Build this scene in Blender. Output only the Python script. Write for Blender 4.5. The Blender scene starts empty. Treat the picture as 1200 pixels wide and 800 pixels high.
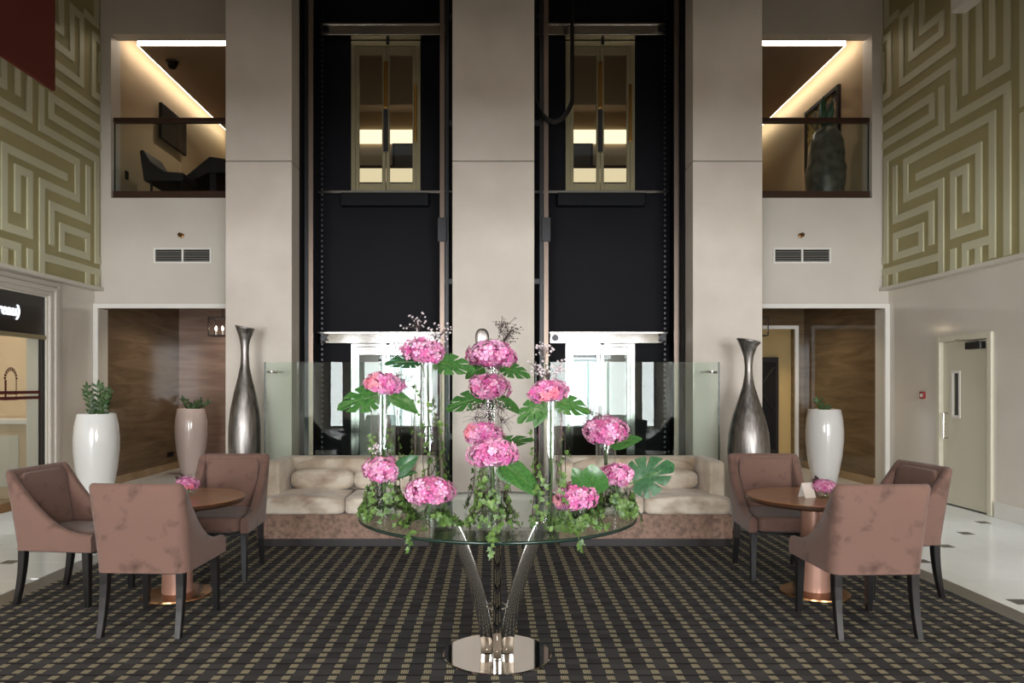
import bpy, bmesh, math, random
from mathutils import Vector, Matrix, Euler
random.seed(7)
PI = math.pi
C = bpy.context.scene.collection
SC = bpy.context.scene

# ---------------------------------------------------------------- camera, world, lights, exposure
EYE = 1.45
cam = bpy.data.cameras.new('camera'); cam.lens = 25.0; cam.sensor_width = 36.0
cam.shift_x = 0.02; cam.shift_y = 0.0417; cam.clip_start = 0.05; cam.clip_end = 200
co = bpy.data.objects.new('camera', cam); C.objects.link(co)
co.location = (0, 0, EYE); co.rotation_euler = (PI/2, 0, 0)
SC.camera = co
SC.view_settings.view_transform = 'Standard'; SC.view_settings.look = 'None'
SC.view_settings.exposure = 0.07; SC.view_settings.gamma = 1.0; SC.view_settings.use_curve_mapping = False
SC.cycles.transparent_max_bounces = 32; SC.cycles.max_bounces = 10; SC.cycles.glossy_bounces = 6
SC.cycles.sample_clamp_indirect = 6.0

w = bpy.data.worlds.new('world'); SC.world = w; w.use_nodes = True
w.node_tree.nodes['Background'].inputs[0].default_value = (0.88, 0.95, 1.0, 1)
w.node_tree.nodes['Background'].inputs[1].default_value = 1.0

def area(name, loc, rot, sx, sy, power, col=(1, 1, 1), spread=PI):
    l = bpy.data.lights.new(name, 'AREA'); l.shape = 'RECTANGLE'; l.size = sx; l.size_y = sy
    l.energy = power; l.color = col; l.spread = spread
    o = bpy.data.objects.new(name, l); C.objects.link(o); o.location = loc; o.rotation_euler = rot
    return o
def spot(name, loc, power, col, size=1.9, radius=0.06, rot=(0, 0, 0), blend=0.6):
    l = bpy.data.lights.new(name, 'SPOT'); l.energy = power; l.color = col; l.spot_size = size
    l.shadow_soft_size = radius; l.spot_blend = blend
    o = bpy.data.objects.new(name, l); C.objects.link(o); o.location = loc; o.rotation_euler = rot
    return o
# daylight through the tall front windows behind the camera
FACADE = [(-5.05, 0.5), (-2.95, 2.5), (3.15, 2.6), (5.1, 0.5)]
for fx, fw in FACADE:
    area('facade_daylight', (fx, -6.35, 1.58), (PI/2, 0, 0), fw, 3.0, 270*fw, (0.95, 0.985, 1.0))
# daylight in the lift lobby behind the shafts
area('lobby_daylight', (0, 17.6, 1.6), (PI/2, 0, PI), 6.0, 2.2, 30, (0.95, 0.98, 1.0))
WARM = (1.0, 0.80, 0.58)
WARM2 = (1.0, 0.87, 0.72)
# unseen downlights: niches, atrium, slab soffit, lift lobby; added upstairs to brighten rooms
for x, y, z, p, c in [(-4.55, 10.9, 2.76, 36, WARM2), (-4.2, 11.9, 2.76, 28, WARM2), (4.55, 10.9, 2.76, 30, WARM), (4.2, 11.8, 2.76, 16, WARM),
                      (5.2, 13.4, 2.56, 60, (1.0, 0.76, 0.45)), (-6.5, 8.3, 2.55, 40, WARM2), (-6.4, 9.0, 2.55, 20, WARM2),
                      (-4.2, 11.6, 6.28, 26, WARM2), (4.2, 11.6, 6.28, 26, WARM2), (-1.5, 11.6, 6.34, 22, WARM2), (1.5, 11.6, 6.34, 22, WARM2)]:
    spot('unseen_downlight', (x, y, z), p, c, 2.4)
for x in (-3.6, -1.2, 1.2, 3.6):
    for y in (4.6, 7.4):
        spot('atrium_lamp', (x, y, 7.1), 12, WARM2, 2.3, 0.15)
# unseen cool spots added to brighten the two white stone aisles
for x in (-4.7, 4.7):
    for y in (4.4, 6.2, 8.0):
        spot('aisle_fill_spot', (x, y, 7.1), 330, (0.93, 1.0, 1.0), 0.50, 0.06, blend=0.9)
for x in (-3.8, 0.0, 3.8):
    for y in (-1.0, 2.0):
        spot('soffit_lamp', (x, y, 3.13), 45, WARM2, 2.6, 0.1)

# ---------------------------------------------------------------- materials
def lin(r, g, b):
    f = lambda c: (c/255/12.92) if c/255 <= 0.04045 else ((c/255+0.055)/1.055)**2.4
    return (f(r), f(g), f(b), 1.0)
MATS = {}
def mat(name, col, rough=0.5, metal=0.0, spec=0.5, col2=None, scale=4.0, stretch=(1, 1, 1), detail=4.0, bump=0.0, bscale=None,
        sheen=0.0, coat=0.0, lo=0.35, hi=0.65, emit=None, estr=0.0, distort=0.0, rough2=None):
    m = bpy.data.materials.new(name); m.use_nodes = True; nt = m.node_tree; b = nt.nodes['Principled BSDF']
    b.inputs['Base Color'].default_value = col; b.inputs['Roughness'].default_value = rough
    b.inputs['Metallic'].default_value = metal; b.inputs['Specular IOR Level'].default_value = spec
    b.inputs['Sheen Weight'].default_value = sheen; b.inputs['Coat Weight'].default_value = coat
    b.inputs['Coat Roughness'].default_value = 0.08
    if emit: b.inputs['Emission Color'].default_value = emit; b.inputs['Emission Strength'].default_value = estr
    if col2 or bump or rough2 is not None:
        tc = nt.nodes.new('ShaderNodeTexCoord'); mp = nt.nodes.new('ShaderNodeMapping'); mp.inputs['Scale'].default_value = stretch
        nt.links.new(tc.outputs['Object'], mp.inputs[0])
        n = nt.nodes.new('ShaderNodeTexNoise'); n.inputs['Scale'].default_value = scale; n.inputs['Detail'].default_value = detail
        n.inputs['Distortion'].default_value = distort
        nt.links.new(mp.outputs[0], n.inputs['Vector'])
        if col2:
            r = nt.nodes.new('ShaderNodeValToRGB'); r.color_ramp.elements[0].position = lo; r.color_ramp.elements[1].position = hi
            r.color_ramp.elements[0].color = col; r.color_ramp.elements[1].color = col2
            nt.links.new(n.outputs['Fac'], r.inputs[0]); nt.links.new(r.outputs[0], b.inputs['Base Color'])
        if rough2 is not None:
            mr = nt.nodes.new('ShaderNodeMapRange'); mr.inputs['To Min'].default_value = rough; mr.inputs['To Max'].default_value = rough2
            nt.links.new(n.outputs['Fac'], mr.inputs['Value']); nt.links.new(mr.outputs[0], b.inputs['Roughness'])
        if bump:
            n2 = nt.nodes.new('ShaderNodeTexNoise'); n2.inputs['Scale'].default_value = bscale or scale*4; n2.inputs['Detail'].default_value = 3
            nt.links.new(mp.outputs[0], n2.inputs['Vector'])
            bp = nt.nodes.new('ShaderNodeBump'); bp.inputs['Strength'].default_value = bump; bp.inputs['Distance'].default_value = 0.01
            nt.links.new(n2.outputs['Fac'], bp.inputs['Height']); nt.links.new(bp.outputs[0], b.inputs['Normal'])
    MATS[name] = m
    return m
def glow(name, col, s):
    m = bpy.data.materials.new(name); m.use_nodes = True; nt = m.node_tree; nt.nodes.clear()
    e = nt.nodes.new('ShaderNodeEmission'); e.inputs[0].default_value = (*col, 1); e.inputs[1].default_value = s
    o = nt.nodes.new('ShaderNodeOutputMaterial'); nt.links.new(e.outputs[0], o.inputs[0]); return m
def glass(name, tint, base=0.04, gain=0.9, rough=0.0):
    m = bpy.data.materials.new(name); m.use_nodes = True; nt = m.node_tree; nt.nodes.clear(); N = nt.nodes.new; L = nt.links.new
    lw = N('ShaderNodeLayerWeight'); lw.inputs[0].default_value = 0.5
    p = N('ShaderNodeMath'); p.operation = 'POWER'; p.inputs[1].default_value = 4.0; L(lw.outputs['Facing'], p.inputs[0])
    q = N('ShaderNodeMath'); q.operation = 'MULTIPLY_ADD'; q.inputs[1].default_value = gain; q.inputs[2].default_value = base; q.use_clamp = True
    L(p.outputs[0], q.inputs[0])
    t = N('ShaderNodeBsdfTransparent'); t.inputs[0].default_value = (*tint, 1)
    g = N('ShaderNodeBsdfGlossy'); g.inputs[0].default_value = (1, 1, 1, 1); g.inputs['Roughness'].default_value = rough
    mx = N('ShaderNodeMixShader'); L(q.outputs[0], mx.inputs[0]); L(t.outputs[0], mx.inputs[1]); L(g.outputs[0], mx.inputs[2])
    o = N('ShaderNodeOutputMaterial'); L(mx.outputs[0], o.inputs[0]); return m

M = {}
M['plaster'] = mat('plaster', lin(205, 196, 185), 0.75, col2=lin(211, 202, 192), scale=1.5)
M['pillar'] = mat('pillar_stone', lin(207, 195, 183), 0.42, col2=lin(219, 208, 197), scale=1.3, detail=8, bump=0.05, bscale=14)
M['wallgloss'] = mat('polished_cream', lin(218, 210, 198), 0.14, col2=lin(224, 217, 206), scale=1.2, detail=6, coat=0.0)
M['white'] = mat('white_paint', lin(232, 228, 222), 0.4)
M['relief_back'] = mat('relief_back', lin(170, 160, 116), 0.7, col2=lin(163, 152, 108), scale=1.0)
M['relief'] = mat('relief_strip', lin(204, 201, 172), 0.6, col2=lin(197, 193, 163), scale=1.0)
M['ledge'] = mat('ledge', lin(214, 208, 196), 0.5)
M['ceil'] = mat('ceiling_beige', lin(190, 172, 152), 0.8)
M['ceil_dark'] = mat('ceiling_upper', lin(120, 110, 96), 0.8)
M['marble'] = mat('brown_marble', lin(96, 79, 58), 0.08, col2=lin(128, 108, 84), scale=1.9, stretch=(0.5, 0.5, 4.5), detail=12, lo=0.35, hi=0.8, distort=0.9, spec=0.4)
M['marble2'] = mat('light_marble', lin(130, 106, 94), 0.08, col2=lin(158, 134, 120), scale=1.9, stretch=(0.5, 0.5, 4.5), detail=12, lo=0.35, hi=0.8, distort=0.9, spec=0.4)
M['marble_skirt'] = mat('skirting_marble', lin(150, 124, 92), 0.2, col2=lin(176, 150, 116), scale=2)
M['tile'] = mat('white_floor_stone', lin(236, 240, 241), 0.16, col2=lin(241, 244, 245), scale=1.5, detail=6)
M['grout'] = mat('grout', lin(206, 207, 206), 0.7)
M['inset'] = mat('black_floor_stone', lin(46, 42, 40), 0.2)
M['border'] = mat('border_stone', lin(84, 78, 72), 0.3, col2=lin(98, 92, 85), scale=5, detail=6)
M['black'] = mat('shaft_black', lin(20, 20, 25), 0.6, spec=0.15, col2=lin(23, 23, 29), scale=2)
M['blackgloss'] = mat('black_panel', lin(20, 21, 26), 0.35, spec=0.25)
M['rail'] = mat('rail_steel', lin(150, 132, 120), 0.35, metal=0.7)
M['steel_dark'] = mat('dark_steel', lin(70, 70, 72), 0.4, metal=0.8)
M['steel'] = mat('brushed_steel', lin(190, 186, 180), 0.22, metal=1.0)
M['chrome'] = mat('chrome', (0.62, 0.60, 0.58, 1), 0.04, metal=1.0)
M['doorchrome'] = mat('door_chrome', (0.16, 0.155, 0.15, 1), 0.10, metal=1.0)
M['legchrome'] = mat('leg_chrome', (0.42, 0.41, 0.40, 1), 0.03, metal=1.0)
M['beamsteel'] = mat('beam_steel', (0.17, 0.165, 0.16, 1), 0.10, metal=1.0, bump=0.06, bscale=5, scale=2)
M['brass'] = mat('brass', lin(190, 140, 70), 0.25, metal=1.0)
M['doorframe'] = mat('olive_metal', lin(168, 158, 126), 0.35, metal=0.55)
M['pewter'] = mat('pewter', lin(122, 118, 116), 0.30, metal=1.0, col2=lin(166, 160, 157), scale=6, stretch=(6, 6, 0.7), detail=8, bump=0.12, bscale=30, rough2=0.46)
M['planter'] = mat('white_ceramic', lin(236, 234, 232), 0.12, coat=0.5)
M['planter_pink'] = mat('blush_ceramic', lin(214, 194, 186), 0.14, coat=0.5)
M['soil'] = mat('soil', lin(50, 40, 32), 0.9)
M['plant'] = mat('plant_leaf', lin(44, 72, 36), 0.4, col2=lin(78, 104, 58), scale=9)
M['velvet'] = mat('mauve_velvet', lin(112, 83, 73), 0.8, col2=lin(74, 51, 44), scale=10, detail=6, lo=0.55, hi=0.76, sheen=0.2, distort=0.15, bump=0.05, bscale=60)
M['leg'] = mat('black_lacquer', lin(24, 22, 23), 0.3)
M['sofa_seat'] = mat('crushed_velvet_silver', lin(224, 212, 196), 0.42, col2=lin(164, 136, 114), scale=5, detail=7, lo=0.42, hi=0.72, sheen=0.5, bump=0.12, bscale=45, stretch=(1, 1, 1.6))
M['sofa_body'] = mat('crushed_velvet_beige', lin(212, 200, 182), 0.5, col2=lin(178, 156, 134), scale=6, detail=7, sheen=0.4, bump=0.1, bscale=45)
M['sofa_base'] = mat('crushed_velvet_brown', lin(146, 115, 98), 0.55, col2=lin(104, 78, 65), scale=26, detail=10, lo=0.4, hi=0.66, sheen=0.3, bump=0.1, bscale=60)
M['plinth'] = mat('plinth_dark', lin(34, 27, 26), 0.35)
M['wood'] = mat('tabletop_wood', lin(142, 94, 50), 0.28, col2=lin(166, 114, 66), scale=3, stretch=(1, 9, 1), detail=6, coat=0.3)
M['wood_edge'] = mat('tabletop_edge', lin(72, 46, 32), 0.35)
M['copper'] = mat('copper_column', lin(176, 134, 118), 0.34, metal=0.3)
M['goldbase'] = mat('bronze_base', lin(150, 112, 76), 0.22, metal=0.9)
M['railwood'] = mat('dark_handrail', lin(62, 40, 30), 0.35)
M['roomwall'] = mat('room_wall', lin(196, 172, 138), 0.7)
M['roomceil'] = mat('room_ceiling', lin(150, 130, 110), 0.8)
M['roomfloor'] = mat('room_floor', lin(96, 80, 64), 0.5)
M['darkfurn'] = mat('dark_furniture', lin(32, 22, 20), 0.6)
M['tv'] = mat('screen_black', lin(20, 17, 16), 0.5, spec=0.2)
M['stonevase'] = mat('grey_glaze', lin(104, 100, 90), 0.28, col2=lin(70, 68, 62), scale=9, detail=7, bump=0.35, bscale=22)
M['red'] = mat('oxblood_fabric', lin(104, 30, 14), 0.8)
M['banner_white'] = mat('pale_fabric', lin(205, 198, 190), 0.8)
M['sign'] = mat('sign_black', lin(28, 24, 24), 0.3)
M['letter'] = glow('lit_letters', (0.85, 0.9, 1.0), 2.2)
M['maroon'] = mat('maroon_vinyl', lin(84, 26, 24), 0.5)
M['shopwall'] = mat('shop_wall', lin(208, 186, 158), 0.6)
M['doorpaint'] = mat('door_paint', lin(214, 208, 188), 0.35)
M['darkglass'] = mat('dark_vision_glass', lin(58, 56, 52), 0.1)
M['callred'] = mat('red_plastic', lin(150, 30, 26), 0.4)
M['pane'] = glass('clear_pane', (0.90, 0.93, 0.92), 0.008, 0.8)
M['barrier'] = glass('barrier_glass', (0.87, 0.92, 0.89), 0.013, 0.8)
M['edgeglass'] = mat('glass_edge', lin(24, 44, 38), 0.15)
M['vaseglass'] = glass('vase_glass', (0.965, 0.975, 0.972), 0.035, 0.75)
M['topglass'] = glass('table_glass', (0.86, 0.91, 0.89), 0.03, 0.35)
M['cove'] = glow('cove_strip', (1.0, 0.88, 0.72), 10.0)
M['bulb'] = glow('candle_bulb', (1.0, 0.78, 0.5), 25.0)
M['lampdisc'] = glow('lamp_disc', (1.0, 0.85, 0.66), 6.0)
M['yellowwall'] = mat('yellow_wall', lin(204, 178, 124), 0.6)
M['leaf'] = mat('monstera_green', lin(40, 84, 36), 0.3, col2=lin(66, 114, 52), scale=14, detail=3)
M['leaf_dark'] = mat('dark_leaf_green', lin(30, 72, 44), 0.3, col2=lin(50, 100, 60), scale=14)
M['ivy'] = mat('ivy_green', lin(42, 74, 32), 0.4, col2=lin(112, 144, 70), scale=30, lo=0.3, hi=0.75)
M['stem'] = mat('green_stem', lin(74, 104, 52), 0.5)
M['twig'] = mat('dark_twig', lin(62, 44, 44), 0.6)
M['bloom'] = mat('white_bloom', lin(226, 214, 220), 0.6)
M['card'] = mat('card_white', lin(230, 224, 216), 0.6)
M['grille'] = mat('grille_dark', lin(150, 146, 140), 0.5)
M['cable'] = mat('cable_black', lin(24, 22, 22), 0.5)

def attr_mat(name, rough, sheen=0.2):
    m = bpy.data.materials.new(name); m.use_nodes = True; nt = m.node_tree; b = nt.nodes['Principled BSDF']
    a = nt.nodes.new('ShaderNodeAttribute'); a.attribute_name = 'tint'
    nt.links.new(a.outputs['Color'], b.inputs['Base Color']); b.inputs['Roughness'].default_value = rough
    b.inputs['Subsurface Weight'].default_value = 0.0; b.inputs['Sheen Weight'].default_value = sheen
    return m
M['petal'] = attr_mat('hydrangea_petal', 0.6)

def carpet_mat():
    m = bpy.data.materials.new('woven_carpet'); m.use_nodes = True; nt = m.node_tree; N = nt.nodes.new; L = nt.links.new
    b = nt.nodes['Principled BSDF']; b.inputs['Roughness'].default_value = 0.9; b.inputs['Specular IOR Level'].default_value = 0.1
    tc = N('ShaderNodeTexCoord'); sp = N('ShaderNodeSeparateXYZ'); L(tc.outputs['Object'], sp.inputs[0])
    def mth(op, a, bb=None, c=None):
        n = N('ShaderNodeMath'); n.operation = op
        for i, v in enumerate((a, bb, c)):
            if v is None: continue
            if isinstance(v, (int, float)): n.inputs[i].default_value = v
            else: L(v, n.inputs[i])
        return n.outputs[0]
    v = mth('DIVIDE', sp.outputs['Y'], 0.0735)
    row = mth('FLOOR', v); fv = mth('FRACT', v)
    par = mth('MODULO', mth('ABSOLUTE', row), 2.0)
    u0 = mth('DIVIDE', sp.outputs['X'], 0.1145)
    u = mth('ADD', u0, mth('MULTIPLY', par, 0.04))
    fu = mth('FRACT', u); colid = mth('FLOOR', u)
    gold = mth('LESS_THAN', fu, 0.35)
    ingold = mth('MULTIPLY', gold, mth('GREATER_THAN', fv, 0.38))
    # weave stripes inside the gold blocks
    ws = mth('GREATER_THAN', mth('FRACT', mth('MULTIPLY', fu, 11.0)), 0.35)
    ws2 = mth('GREATER_THAN', mth('FRACT', mth('MULTIPLY', fv, 4.0)), 0.22)
    weave = mth('MULTIPLY', ws, ws2)
    line = mth('LESS_THAN', fv, 0.15)
    # dark joints run two columns long, staggered row by row
    st = mth('FRACT', mth('DIVIDE', mth('ADD', u, par), 2.0))
    dline = mth('MULTIPLY', line, mth('LESS_THAN', st, 0.675))
    def mix(f, c1, c2):
        n = N('ShaderNodeMix'); n.data_type = 'RGBA'
        if isinstance(f, (int, float)): n.inputs[0].default_value = f
        else: L(f, n.inputs[0])
        for k, c in ((6, c1), (7, c2)):
            if isinstance(c, tuple): n.inputs[k].default_value = c
            else: L(c, n.inputs[k])
        return n.outputs[2]
    nz = N('ShaderNodeTexNoise'); nz.inputs['Scale'].default_value = 6.0; L(tc.outputs['Object'], nz.inputs['Vector'])
    wn = N('ShaderNodeTexWhiteNoise'); wn.noise_dimensions = '2D'
    cb = N('ShaderNodeCombineXYZ'); L(colid, cb.inputs[0]); L(row, cb.inputs[1]); L(cb.outputs[0], wn.inputs['Vector'])
    base = mix(wn.outputs['Value'], lin(62, 62, 65), lin(77, 77, 80))
    goldc = mix(weave, lin(104, 99, 86), lin(192, 186, 158))
    goldc = mix(mth('MULTIPLY', nz.outputs['Fac'], 0.35), goldc, lin(120, 112, 96))
    c = mix(ingold, base, goldc)
    c = mix(dline, c, lin(18, 15, 16))
    L(c, b.inputs['Base Color'])
    bn = N('ShaderNodeTexNoise'); bn.inputs['Scale'].default_value = 320; L(tc.outputs['Object'], bn.inputs['Vector'])
    bp = N('ShaderNodeBump'); bp.inputs['Strength'].default_value = 0.35; bp.inputs['Distance'].default_value = 0.004
    L(bn.outputs['Fac'], bp.inputs['Height']); L(bp.outputs[0], b.inputs['Normal'])
    return m
M['carpet'] = carpet_mat()

def art_mat():
    m = bpy.data.materials.new('abstract_print'); m.use_nodes = True; nt = m.node_tree; N = nt.nodes.new; L = nt.links.new
    b = nt.nodes['Principled BSDF']; b.inputs['Roughness'].default_value = 0.4
    tc = N('ShaderNodeTexCoord'); n = N('ShaderNodeTexNoise'); n.inputs['Scale'].default_value = 2.2; n.inputs['Detail'].default_value = 2
    n.inputs['Distortion'].default_value = 1.5; L(tc.outputs['Object'], n.inputs['Vector'])
    r = N('ShaderNodeValToRGB'); r.color_ramp.interpolation = 'CONSTANT'
    e = r.color_ramp.elements; e[0].color = lin(40, 34, 28); e[0].position = 0; e[1].color = lin(150, 132, 60); e[1].position = 0.47
    for p, c in ((0.54, lin(92, 84, 60)), (0.6, lin(60, 56, 50))):
        k = e.new(p); k.color = c
    L(n.outputs['Fac'], r.inputs[0]); L(r.outputs[0], b.inputs['Base Color']); return m
M['art'] = art_mat()

# ---------------------------------------------------------------- mesh helpers
class MB:
    def __init__(s): s.v = []; s.f = []; s.c = []
    def add(s, vs, fs):
        o = len(s.v); s.v += [tuple(p) for p in vs]; s.f += [tuple(i+o for i in f) for f in fs]; return s
    def box(s, x0, x1, y0, y1, z0, z1):
        x0, x1 = min(x0, x1), max(x0, x1); y0, y1 = min(y0, y1), max(y0, y1); z0, z1 = min(z0, z1), max(z0, z1)
        return s.add([(x0,y0,z0),(x1,y0,z0),(x1,y1,z0),(x0,y1,z0),(x0,y0,z1),(x1,y0,z1),(x1,y1,z1),(x0,y1,z1)],
                     [(0,3,2,1),(4,5,6,7),(0,1,5,4),(1,2,6,5),(2,3,7,6),(3,0,4,7)])
    def lathe(s, prof, cx=0, cy=0, n=32, ell=1.0, cap=True):
        vs = []; fs = []
        for r, z in prof:
            for k in range(n):
                a = 2*PI*k/n; vs.append((cx+r*math.cos(a), cy+r*ell*math.sin(a), z))
        for i in range(len(prof)-1):
            for k in range(n):
                k2 = (k+1) % n; fs.append((i*n+k, i*n+k2, (i+1)*n+k2, (i+1)*n+k))
        if cap:
            if prof[0][0] > 1e-5: fs.append(tuple(range(n-1, -1, -1)))
            if prof[-1][0] > 1e-5: fs.append(tuple((len(prof)-1)*n+k for k in range(n)))
        return s.add(vs, fs)
    def tube(s, pts, rad, n=8, cap=True):
        pts = [Vector(p) for p in pts]; rr = rad if isinstance(rad, (list, tuple)) else [rad]*len(pts)
        vs = []; fs = []; up = None
        for i, p in enumerate(pts):
            t = (pts[min(i+1, len(pts)-1)]-pts[max(i-1, 0)]).normalized()
            if up is None:
                up = Vector((0, 0, 1)) if abs(t.z) < 0.9 else Vector((1, 0, 0))
            a = t.cross(up)
            if a.length < 1e-4: a = t.cross(Vector((0.3, 1, 0.2)))
            a.normalize(); bb = a.cross(t).normalized(); up = bb
            for k in range(n):
                an = 2*PI*k/n; vs.append(p+a*math.cos(an)*rr[i]+bb*math.sin(an)*rr[i])
        for i in range(len(pts)-1):
            for k in range(n):
                k2 = (k+1) % n; fs.append((i*n+k, i*n+k2, (i+1)*n+k2, (i+1)*n+k))
        if cap: fs.append(tuple(range(n-1, -1, -1))); fs.append(tuple((len(pts)-1)*n+k for k in range(n)))
        return s.add(vs, fs)
    def prism(s, poly, lo, hi, axis='z'):
        """poly: 2-D outline, extruded along axis between lo and hi"""
        n = len(poly)
        P = {'z': lambda a, b, h: (a, b, h), 'x': lambda a, b, h: (h, a, b), 'y': lambda a, b, h: (a, h, b)}[axis]
        vs = [P(a, b, lo) for a, b in poly]+[P(a, b, hi) for a, b in poly]
        fs = [tuple(range(n-1, -1, -1)), tuple(range(n, 2*n))]+[(i, (i+1) % n, n+(i+1) % n, n+i) for i in range(n)]
        return s.add(vs, fs)
    def sweep_bar(s, pts, wdir, w, h):
        """flat bar along pts; wdir: direction of its width w; h: its thickness"""
        pts = [Vector(p) for p in pts]; wd = Vector(wdir).normalized(); vs = []; fs = []
        for i, p in enumerate(pts):
            t = (pts[min(i+1, len(pts)-1)]-pts[max(i-1, 0)]).normalized(); nn = t.cross(wd).normalized()
            for a, b in ((-1,-1),(1,-1),(1,1),(-1,1)): vs.append(p+wd*a*w/2+nn*b*h/2)
        for i in range(len(pts)-1):
            for k in range(4): fs.append((i*4+k, i*4+(k+1) % 4, i*4+4+(k+1) % 4, i*4+4+k))
        fs.append((3,2,1,0)); L = (len(pts)-1)*4; fs.append((L, L+1, L+2, L+3)); return s.add(vs, fs)
    def mesh(s, name, m, smooth=False, bevel=0.0, seg=2, fix=True):
        me = bpy.data.meshes.new(name); me.from_pydata(s.v, [], s.f)
        if fix or bevel:
            bm = bmesh.new(); bm.from_mesh(me)
            if fix: bmesh.ops.recalc_face_normals(bm, faces=bm.faces)
            if bevel:
                ed = [e for e in bm.edges if len(e.link_faces) == 2 and e.calc_face_angle(0) > 0.6]
                bmesh.ops.bevel(bm, geom=ed, offset=bevel, segments=seg, profile=0.5, affect='EDGES', clamp_overlap=True)
            bm.to_mesh(me); bm.free()
        if m: me.materials.append(m)
        if smooth is True: me.shade_smooth()
        elif smooth:
            me.shade_smooth(); me.set_sharp_from_angle(angle=smooth)
        if s.c:
            pass
        return me
    def build(s, name, m, parent=None, smooth=False, bevel=0.0, seg=2, fix=True, kind=None):
        o = bpy.data.objects.new(name, s.mesh(name, m, smooth, bevel, seg, fix)); C.objects.link(o)
        if parent: o.parent = parent
        if kind: o['kind'] = kind
        return o
def link(name, me, parent=None, loc=None, rot=None, scale=None):
    o = bpy.data.objects.new(name, me); C.objects.link(o)
    if parent: o.parent = parent
    if loc is not None: o.location = loc
    if rot is not None: o.rotation_euler = rot
    if scale is not None: o.scale = scale
    return o
def tag(o, label, cat, group=None):
    o['label'] = label; o['category'] = cat
    if group: o['group'] = group
    return o
def thing(name, label, cat, loc=(0, 0, 0), rz=0.0, group=None):
    o = bpy.data.objects.new(name, None); C.objects.link(o); o.location = loc; o.rotation_euler = (0, 0, rz); o.empty_display_size = 0.1
    return tag(o, label, cat, group)
def kids(o): return [c for c in C.objects if c.parent == o]
def copy_tree(o, parent=None):
    c = o.copy(); C.objects.link(c)
    if parent: c.parent = parent
    for ch in kids(o): copy_tree(ch, c)
    return c
def struct(name, mb, m, **k):
    o = mb.build(name, m, **k); o['kind'] = 'structure'; return o
B = lambda *a: MB().box(*a)
def P(px, py, d):           # a measured image position at distance d, as a point of the room (metres)
    return Vector(((px-576)*d/833.3, d, EYE+(450-py)*d/833.3))

# ---------------------------------------------------------------- floor, carpet
floor = struct('floor', B(-6.8, 6.8, -6.6, 19, -0.15, -0.010), M['grout'])
PITCH = 0.545
def lay(x0, x1, y0, y1, ox, oy):
    i0 = math.floor((x0-ox)/PITCH)-1; i1 = math.ceil((x1-ox)/PITCH)+1
    j0 = math.floor((y0-oy)/PITCH)-1; j1 = math.ceil((y1-oy)/PITCH)+1
    h = 0.06; g = 0.0012
    for i in range(i0, i1):
        for j in range(j0, j1):
            a0, a1 = ox+i*PITCH, ox+(i+1)*PITCH; b0, b1 = oy+j*PITCH, oy+(j+1)*PITCH
            c0, c1, e0, e1 = max(a0, x0), min(a1, x1), max(b0, y0), min(b1, y1)
            if c1-c0 < 0.04 or e1-e0 < 0.04: continue
            p = []
            even = (i+j) % 2 == 0
            def corner(cx, cy, sx, sy, has):
                real = has and abs(cx-(a0 if sx > 0 else a1)) < 1e-6 and abs(cy-(b0 if sy > 0 else b1)) < 1e-6
                if real and c1-c0 > 0.15 and e1-e0 > 0.15: return [(cx+sx*g, cy+sy*h), (cx+sx*h, cy+sy*h), (cx+sx*h, cy+sy*g)]
                return [(cx+sx*g, cy+sy*g)]
            p += corner(c0, e0, 1, 1, even)
            p += corner(c1, e0, -1, 1, not even)[::-1]
            p += corner(c1, e1, -1, -1, even)
            p += corner(c0, e1, 1, -1, not even)[::-1]
            MB().prism(p, -0.010, 0.0).build('floor_tile', M['tile'], floor)
    for i in range(i0, i1+1):
        for j in range(j0, j1+1):
            if (i+j) % 2: continue
            x, y = ox+i*PITCH, oy+j*PITCH
            if x < x0+h or x > x1-h or y < y0+h or y > y1-h: continue
            B(x-h+g, x+h-g, y-h+g, y+h-g, -0.010, 0.0004).build('floor_inset', M['inset'], floor)
CW = 3.2
lay(CW+0.17, 5.5, 2.2, 9.85, 3.525, 5.83)
lay(-5.5, -CW-0.17, 2.2, 9.85, -3.93, 5.80)
lay(-CW-0.17, CW+0.17, 7.22, 8.9, 3.525, 5.83)
struct('floor_niche_left', B(-5.45, -3.0, 9.85, 12.4, -0.010, 0.0), M['tile'])
struct('floor_niche_right', B(3.0, 5.45, 9.85, 12.4, -0.010, 0.0), M['tile'])
for sx in (-1, 1):
    y = -6.4
    while y < 7.2:
        y1 = min(y+1.2, 7.2); B(sx*CW, sx*(CW+0.17), y+0.001, y1-0.001, -0.010, 0.001).build('border_slab', M['border'], floor); y += 1.2
x = -CW
while x < CW-0.01:
    B(x+0.001, x+1.28-0.001, 7.03, 7.22, -0.010, 0.001).build('border_slab', M['border'], floor); x += 1.28
tag(B(-CW+0.001, CW-0.001, -6.05, 7.029, -0.009, 0.004).build('carpet', M['carpet']),
    'dark charcoal carpet woven with columns of gold dashes under the tables and sofas', 'carpet')
B(CW+0.17, 5.5, -6.4, 2.2, -0.010, 0).build('floor_tile', M['tile'], floor)
B(-5.5, -CW-0.17, -6.4, 2.2, -0.010, 0).build('floor_tile', M['tile'], floor)

# ---------------------------------------------------------------- shell
TOP = 7.2
ZL = 2.78                    # ledge under the relief
for s, nm in ((-1, 'left'), (1, 'right')):
    up = struct('wall_%s_upper' % nm, B(s*5.42, s*5.75, -6.6, 9.86, ZL, TOP), M['relief_back'])
    struct('trim_%d' % (1 if s < 0 else 2), B(s*5.365, s*5.5, -6.6, 9.85, ZL-0.045, ZL), M['ledge'])
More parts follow.
